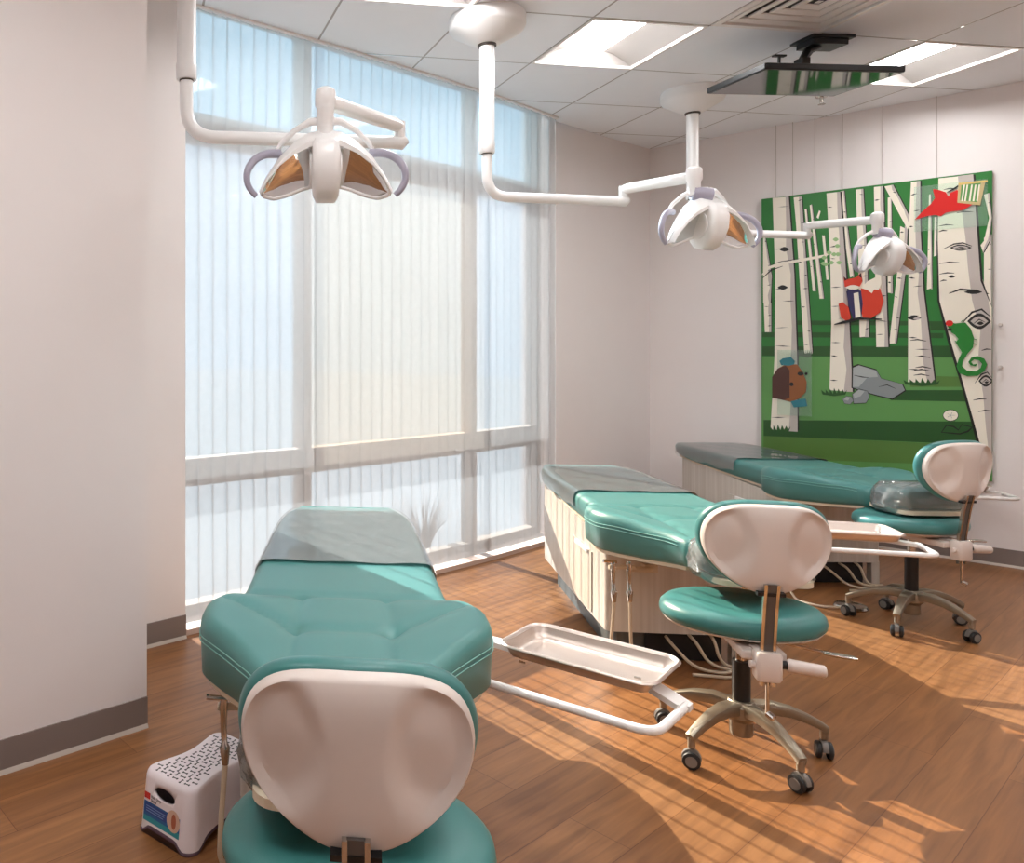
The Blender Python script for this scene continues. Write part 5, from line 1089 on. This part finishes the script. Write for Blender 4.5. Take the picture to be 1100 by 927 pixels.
    mb = MB(); mb.tube([(-.034,-.225,zb+.04),(-.046,-.225,zb+.04)], .011, 14); mb.build('clamp_screw', shell_m, t)
    mb = MB()
    for q in (-1,1): mb.loft([[(q*.016+x,y,z) for x,y in ((-.004,yy-.006),(.004,yy-.006),(.004,yy+.006),(-.004,yy+.006))] for yy,z in ((-.225,zb-.02),(-.228,zb+.10),(-.246,zs+.06),(-.262,zs+.13))])
    mb.mi(1).loft([[(x,y,z) for x,y in ((-.013,yy-.002),(.013,yy-.002),(.013,yy+.006),(-.013,yy+.006))] for yy,z in ((-.225,zb),(-.228,zb+.10),(-.246,zs+.06),(-.262,zs+.13))])
    mb.build('back_post', [chrome_m, mat('post_inner', (96,90,86), .45, .3)], t, smooth=False)
    mb = MB(); mb.tube([(.0,-.226,zb),(.0,-.226,zb-.105)], .0055, 10); mb.tube([(.0,-.226,zb-.10),(.012,-.24,zb-.108)], .010, 10); mb.build('guide_rod', chrome_m, t)
    # back: shell and cushion, slightly reclined and wrapped round the sitter
    HWd, HH = .172, .262
    Mb = Matrix.Translation((0,-.262,zs+.355)) @ Matrix.Rotation(R(5),4,'X')
    def wrap(x): return 1.15*x*x
    def sh(x, z, f):
        d = 0
        for s in (-1,1):
            q = math.hypot((x-s*.112)/.070, (z+.108)/.108)
            d += .019*sm(1.1,.6,q)
            q2 = math.hypot((x-s*.095)/.05, (z+.17)/.075); d += .006*sm(1.2,.3,q2)
        return wrap(x) - .018*(1-f**4) + d*sm(1.0,.86,f)
    mb = MB(); rf = [(.02,0)] + [(k/16.,0) for k in range(1,16)] + [(.97,.0),(.99,.004),(1.0,.012),(1.0,.022),(.97,.024),(.5,.03),(.05,.03)]
    ol = back_outline(HWd, HH)
    Rg = []
    for f, off in rf:
        y_in = f if off < .02 else None
        Rg.append([(x*f, (sh(x*f, -.45*HH+(z+.45*HH)*f, f) if off < .02 else wrap(x*f)) + off, -.45*HH+(z+.45*HH)*f) for x,z in ol])
    mb.loft(Rg, Mb); bs = mb.build('backrest_shell', shell_m, t, angle=50)
    mb = MB(); mb.box((-.036,-.020,-HH+.003),(.036,-.002,-HH+.013)); mb.v = [tuple(Mb @ Vector(v)) for v in mb.v]; mb.build('post_slot', black_m, bs, smooth=False)
    Rg = []
    ol2 = back_outline(HWd*1.035, HH*1.03)
    for f, off in ((.05,.024),(.6,.024),(.96,.022),(1.0,.028),(1.02,.040),(1.0,.055),(.94,.068),(.8,.074),(.5,.070),(.1,.068)):
        Rg.append([(x*f, wrap(x*f)+off, -.45*HH+.004+(z+.45*HH)*f) for x,z in ol2])
    mb = MB(); mb.loft(Rg, Mb); mb.build('back_cushion', teal_seat_m, t, angle=60)
    return t
stool('teal stool with cream back in the foreground, largest of the stools', (.165,1.365), R(-7), .466, .3)
stool('teal stool with cream back beside the nearest tray, at the middle bench', (1.535,2.527), R(-14.5), .475, 3.580+R(14.5))
stool('teal stool with cream back in front of the mural, farthest from the camera', (3.03,3.684), R(9), .520, 2.555-R(9))

# foot pedal by the far stool
r = thing('foot_pedal', 'round silver foot pedal on the floor under the far bench', 'foot pedal', (2.93,3.93,0), .4)
mb = MB(); mb.lathe([(.001,0),(.07,0),(.072,.006),(.066,.016),(.05,.019),(.001,.021)], 36); mb.build('disc', chrome_m, r)
mb = MB(); mb.tube(fillet([(-.06,.0,.01),(-.14,.05,.008),(-.16,.16,.008),(-.05,.26,.01)], .06, 6), .006, 8); mb.build('cord', cream_m, r)

# ------------------------------------------------------------------ step stool
def step_stool():
    t = thing('step_stool', 'small white plastic step stool with black bone-pattern grips on top', 'step stool', (-.150,2.172,0), R(-42))
    # local y = length, local -y end faces the camera side with the label
    HX, HY, HT = .098, .150, .158
    def outl(kx, waist, n=80):
        pts = []
        for x, y in rrect(HX*kx, HY*kx, .035, 8): pts.append((x, y))
        # resample densely along the long sides so that the waist can curve
        out = []
        for a, b in zip(pts, pts[1:]+pts[:1]):
            L = math.dist(a,b); m = max(1, int(L/.012))
            for q in range(m): out.append((a[0]+(b[0]-a[0])*q/m, a[1]+(b[1]-a[1])*q/m))
        return [(x*(1-waist*(math.cos(min(1,abs(y)/(HY*kx))*PI)+1)/2), y) for x, y in out]
    def arch(x, y):
        # feet at the corners: the lower edge arches up between them
        if abs(y) > HY*.9: return .020*sm(.075,.045,abs(x))
        return .020*sm(.115,.08,abs(y))
    base = outl(1.0, .24); rings = []
    for k_, z in ((1.07,0),(1.04,.05),(1.01,.10),(.985,.142),(.97,.150),(.945,.156),(.91,HT)):
        rings.append([(x*k_, y*k_, max(z, arch(x,y)+.004) if z < .02 else z) for x, y in base])
    rings += [[(x*k_, y*k_, HT) for x, y in base] for k_ in (.6,.2)]
    inner = [[(x*k_*.95, y*k_*.965, max(z, arch(x,y)+.004) if z < .02 else z) for x, y in base] for k_, z in ((1.07,0),(1.04,.05),(1.0,.10),(.97,.146),(.5,.146))]
    mb = MB(); mb.loft(inner[::-1]+rings)
    body = mb.build('body', mat('stool_plastic', (236,226,228), .32, var=.01), t, angle=40)
    # oval hand holes through both ends
    ct = MB(); ct.loft([[(.040*math.cos(q), y, .118+.0165*math.sin(q)) for q in [2*PI*j/32 for j in range(32)]] for y in (-.3,.3)])
    cut = ct.build('hand_hole_cut', white_m, t)
    md = body.modifiers.new('holes', 'BOOLEAN'); md.object = cut; md.operation = 'DIFFERENCE'; md.solver = 'EXACT'
    bpy.context.view_layer.update()
    dg = bpy.context.evaluated_depsgraph_get(); me = bpy.data.meshes.new_from_object(body.evaluated_get(dg))
    body.modifiers.clear(); body.data = me
    bpy.data.objects.remove(cut)
    # dark foot rim
    mb = MB(); mb.loft([[(x*k_, y*k_, arch(x,y)+z) for x, y in base] for k_, z in ((1.085,0),(1.09,.004),(1.075,.008),(1.05,.008),(1.05,0.0))])
    mb.build('foot_rim', mat('rim_rubber', (92,70,84), .5), t, angle=40)
    gp_ = MB()
    for i in range(-5,6):
        for j in range(-9,10):
            x, y = i*.0225 + (.01125 if j % 2 else 0), j*.0175
            w = HX*.86*(1-.24*(math.cos(min(1,abs(y)/HY)*PI)+1)/2)
            if abs(x) > w-.010 or abs(y) > HY*.86: continue
            a = R(8) if (i+j) % 2 else R(98)
            M = Matrix.Translation((x,y,HT-.0004)) @ Matrix.Rotation(a,4,'Z')
            gp_.box((-.0065,-.0011,0),(.0065,.0011,.0014), M)
            for s in (-1,1):
                for u in (-1,1): gp_.prism([(s*.0066+.0019*math.cos(q), u*.0013+.0019*math.sin(q)) for q in [PI*k/4 for k in range(8)]], 0, .0014, M)
    gp_.build('grip_pattern', black_m, t, smooth=False)
    # printed label on the near end, following its slope
    def lab(name, x0, x1, z0, z1, m, off): 
        f = lambda z: -(HY*(1.07-.09*z/.158))-off
        mb = MB(); mb.add([(x0,f(z0),z0),(x1,f(z0),z0),(x1,f(z1),z1),(x0,f(z1),z1)], [(0,1,2,3)]); return mb
    lb = MB(); f = lambda z, o: -(HY*(1.07-.0875*z/.142))-o
    def q4(x0, z0, x1, z1, mi, o=.0012, zr=None):
        zr = zr or (z0, z1)
        lb.mi(mi).add([(x0,f(z0,o),z0),(x1,f(zr[0],o),zr[0]),(x1,f(zr[1],o),zr[1]),(x0,f(z1,o),z1)], [(0,1,2,3)])
    q4(-.076,.046,.064,.084,0); q4(-.076,.034,.064,.048,1,.0014)
    q4(-.070,.056,.014,.080,2,.0016); q4(-.076,.090,-.054,.106,3)
    lb.mi(4).add([(.040+.025*math.cos(a), f(.070+.027*math.sin(a),.0018), .070+.027*math.sin(a)) for a in [2*PI*k/20 for k in range(20)]], [tuple(range(20))])
    lb.mi(5).add([(.042+.009*math.cos(a), f(.070+.019*math.sin(a),.0021), .070+.019*math.sin(a)) for a in [2*PI*k/16 for k in range(16)]], [tuple(range(16))])
    for k in range(3): q4(-.066,.060+k*.006,.002+.004*k,.0624+k*.006,6,.0019)
    lb.build('printed_label', [mat('label_blue',(40,96,150),.4), mat('label_teal',(48,150,160),.4), mat('label_navy',(46,70,136),.4), mat('label_red',(196,50,44),.4), mat('label_photo',(214,180,158),.4), mat('label_skin',(176,98,72),.4), mat('label_pale',(120,150,196),.4)], t, smooth=False)
    for k, (txt, z) in enumerate((('Kids Step', .0965),('Stool', .087))):
        cu = bpy.data.curves.new('label_lettering', 'FONT'); cu.body = txt; cu.size = .0105; cu.extrude = .0002; cu.materials.append(black_m)
        tmp = bpy.data.objects.new('tmp', cu); C.objects.link(tmp); bpy.context.view_layer.update()
        me2 = bpy.data.meshes.new_from_object(tmp.evaluated_get(bpy.context.evaluated_depsgraph_get())); bpy.data.objects.remove(tmp)
        o = bpy.data.objects.new('label_lettering', me2); C.objects.link(o); o.parent = t
        o.location = (-.050, f(z,.0015), z); o.rotation_euler = (R(90)-math.atan(.0875*HY/.142), 0, 0)
    return t
step_stool()

# spiky plant outside, seen dimly through the blind
gx, gy, _ = win(1.98, .42)
pl = thing('ornamental_grass', 'spiky grass clump outdoors, dim behind the bottom of the blind', 'plant', (gx,gy,-.02))
mb = MB(); rnd = random.Random(8)
for k in range(90):
    a = rnd.uniform(0,2*PI); ln = rnd.uniform(.25,.5); sp = rnd.uniform(.05,.32); w = rnd.uniform(.004,.008)
    px_, py_ = math.cos(a), math.sin(a); qx, qy = -py_*w, px_*w
    r_ = []
    for q in range(6):
        f_ = q/5; d = sp*f_**1.6; z = ln*(f_-.22*f_**3); ww = 1-f_*.95
        r_.append([(px_*(d+.03)-qx*ww, py_*(d+.03)-qy*ww, z),(px_*(d+.03)+qx*ww, py_*(d+.03)+qy*ww, z)])
    mb.add([p for q in r_ for p in q], [(2*i,2*i+1,2*i+3,2*i+2) for i in range(5)])
mb.build('leaves', mat('dry_grass', (52,40,36), .95, var=.2), pl)

# ------------------------------------------------------------------ daylight, camera
w = bpy.data.worlds.new('sky'); bpy.context.scene.world = w; w.use_nodes = True
w.node_tree.nodes['Background'].inputs[0].default_value = (*SKY, 1); w.node_tree.nodes['Background'].inputs[1].default_value = SKY_E
sd = bpy.data.lights.new('sun', 'SUN'); sd.energy = SUN_E; sd.angle = R(.27); sd.color = (1,.955,.87)
so = bpy.data.objects.new('sun', sd); C.objects.link(so)
v = Vector((SUN_AZ[0], SUN_AZ[1], 0)).normalized()*math.cos(R(SUN_EL)) + Vector((0,0,-math.sin(R(SUN_EL))))
so.rotation_euler = v.to_track_quat('-Z','Y').to_euler(); so.location = (-3,10,8)

cd = bpy.data.cameras.new('camera'); co = bpy.data.objects.new('camera', cd); C.objects.link(co)
co.location = (0,0,1.28); co.rotation_euler = (R(90),0,0)
cd.sensor_fit = 'HORIZONTAL'; cd.sensor_width = 36; cd.lens = 850/1100*36
cd.shift_x = (550-280)/1100; cd.shift_y = -(463.5-376)/1100
cd.clip_start = .05
sc = bpy.context.scene; sc.camera = co
sc.view_settings.view_transform = 'Standard'; sc.view_settings.look = 'None'
sc.view_settings.exposure = EXPOSURE; sc.view_settings.gamma = 1; sc.view_settings.use_curve_mapping = False
sc.cycles.use_denoising = True
sc.cycles.max_bounces = 10; sc.cycles.transparent_max_bounces = 16
sc.cycles.sample_clamp_indirect = 6
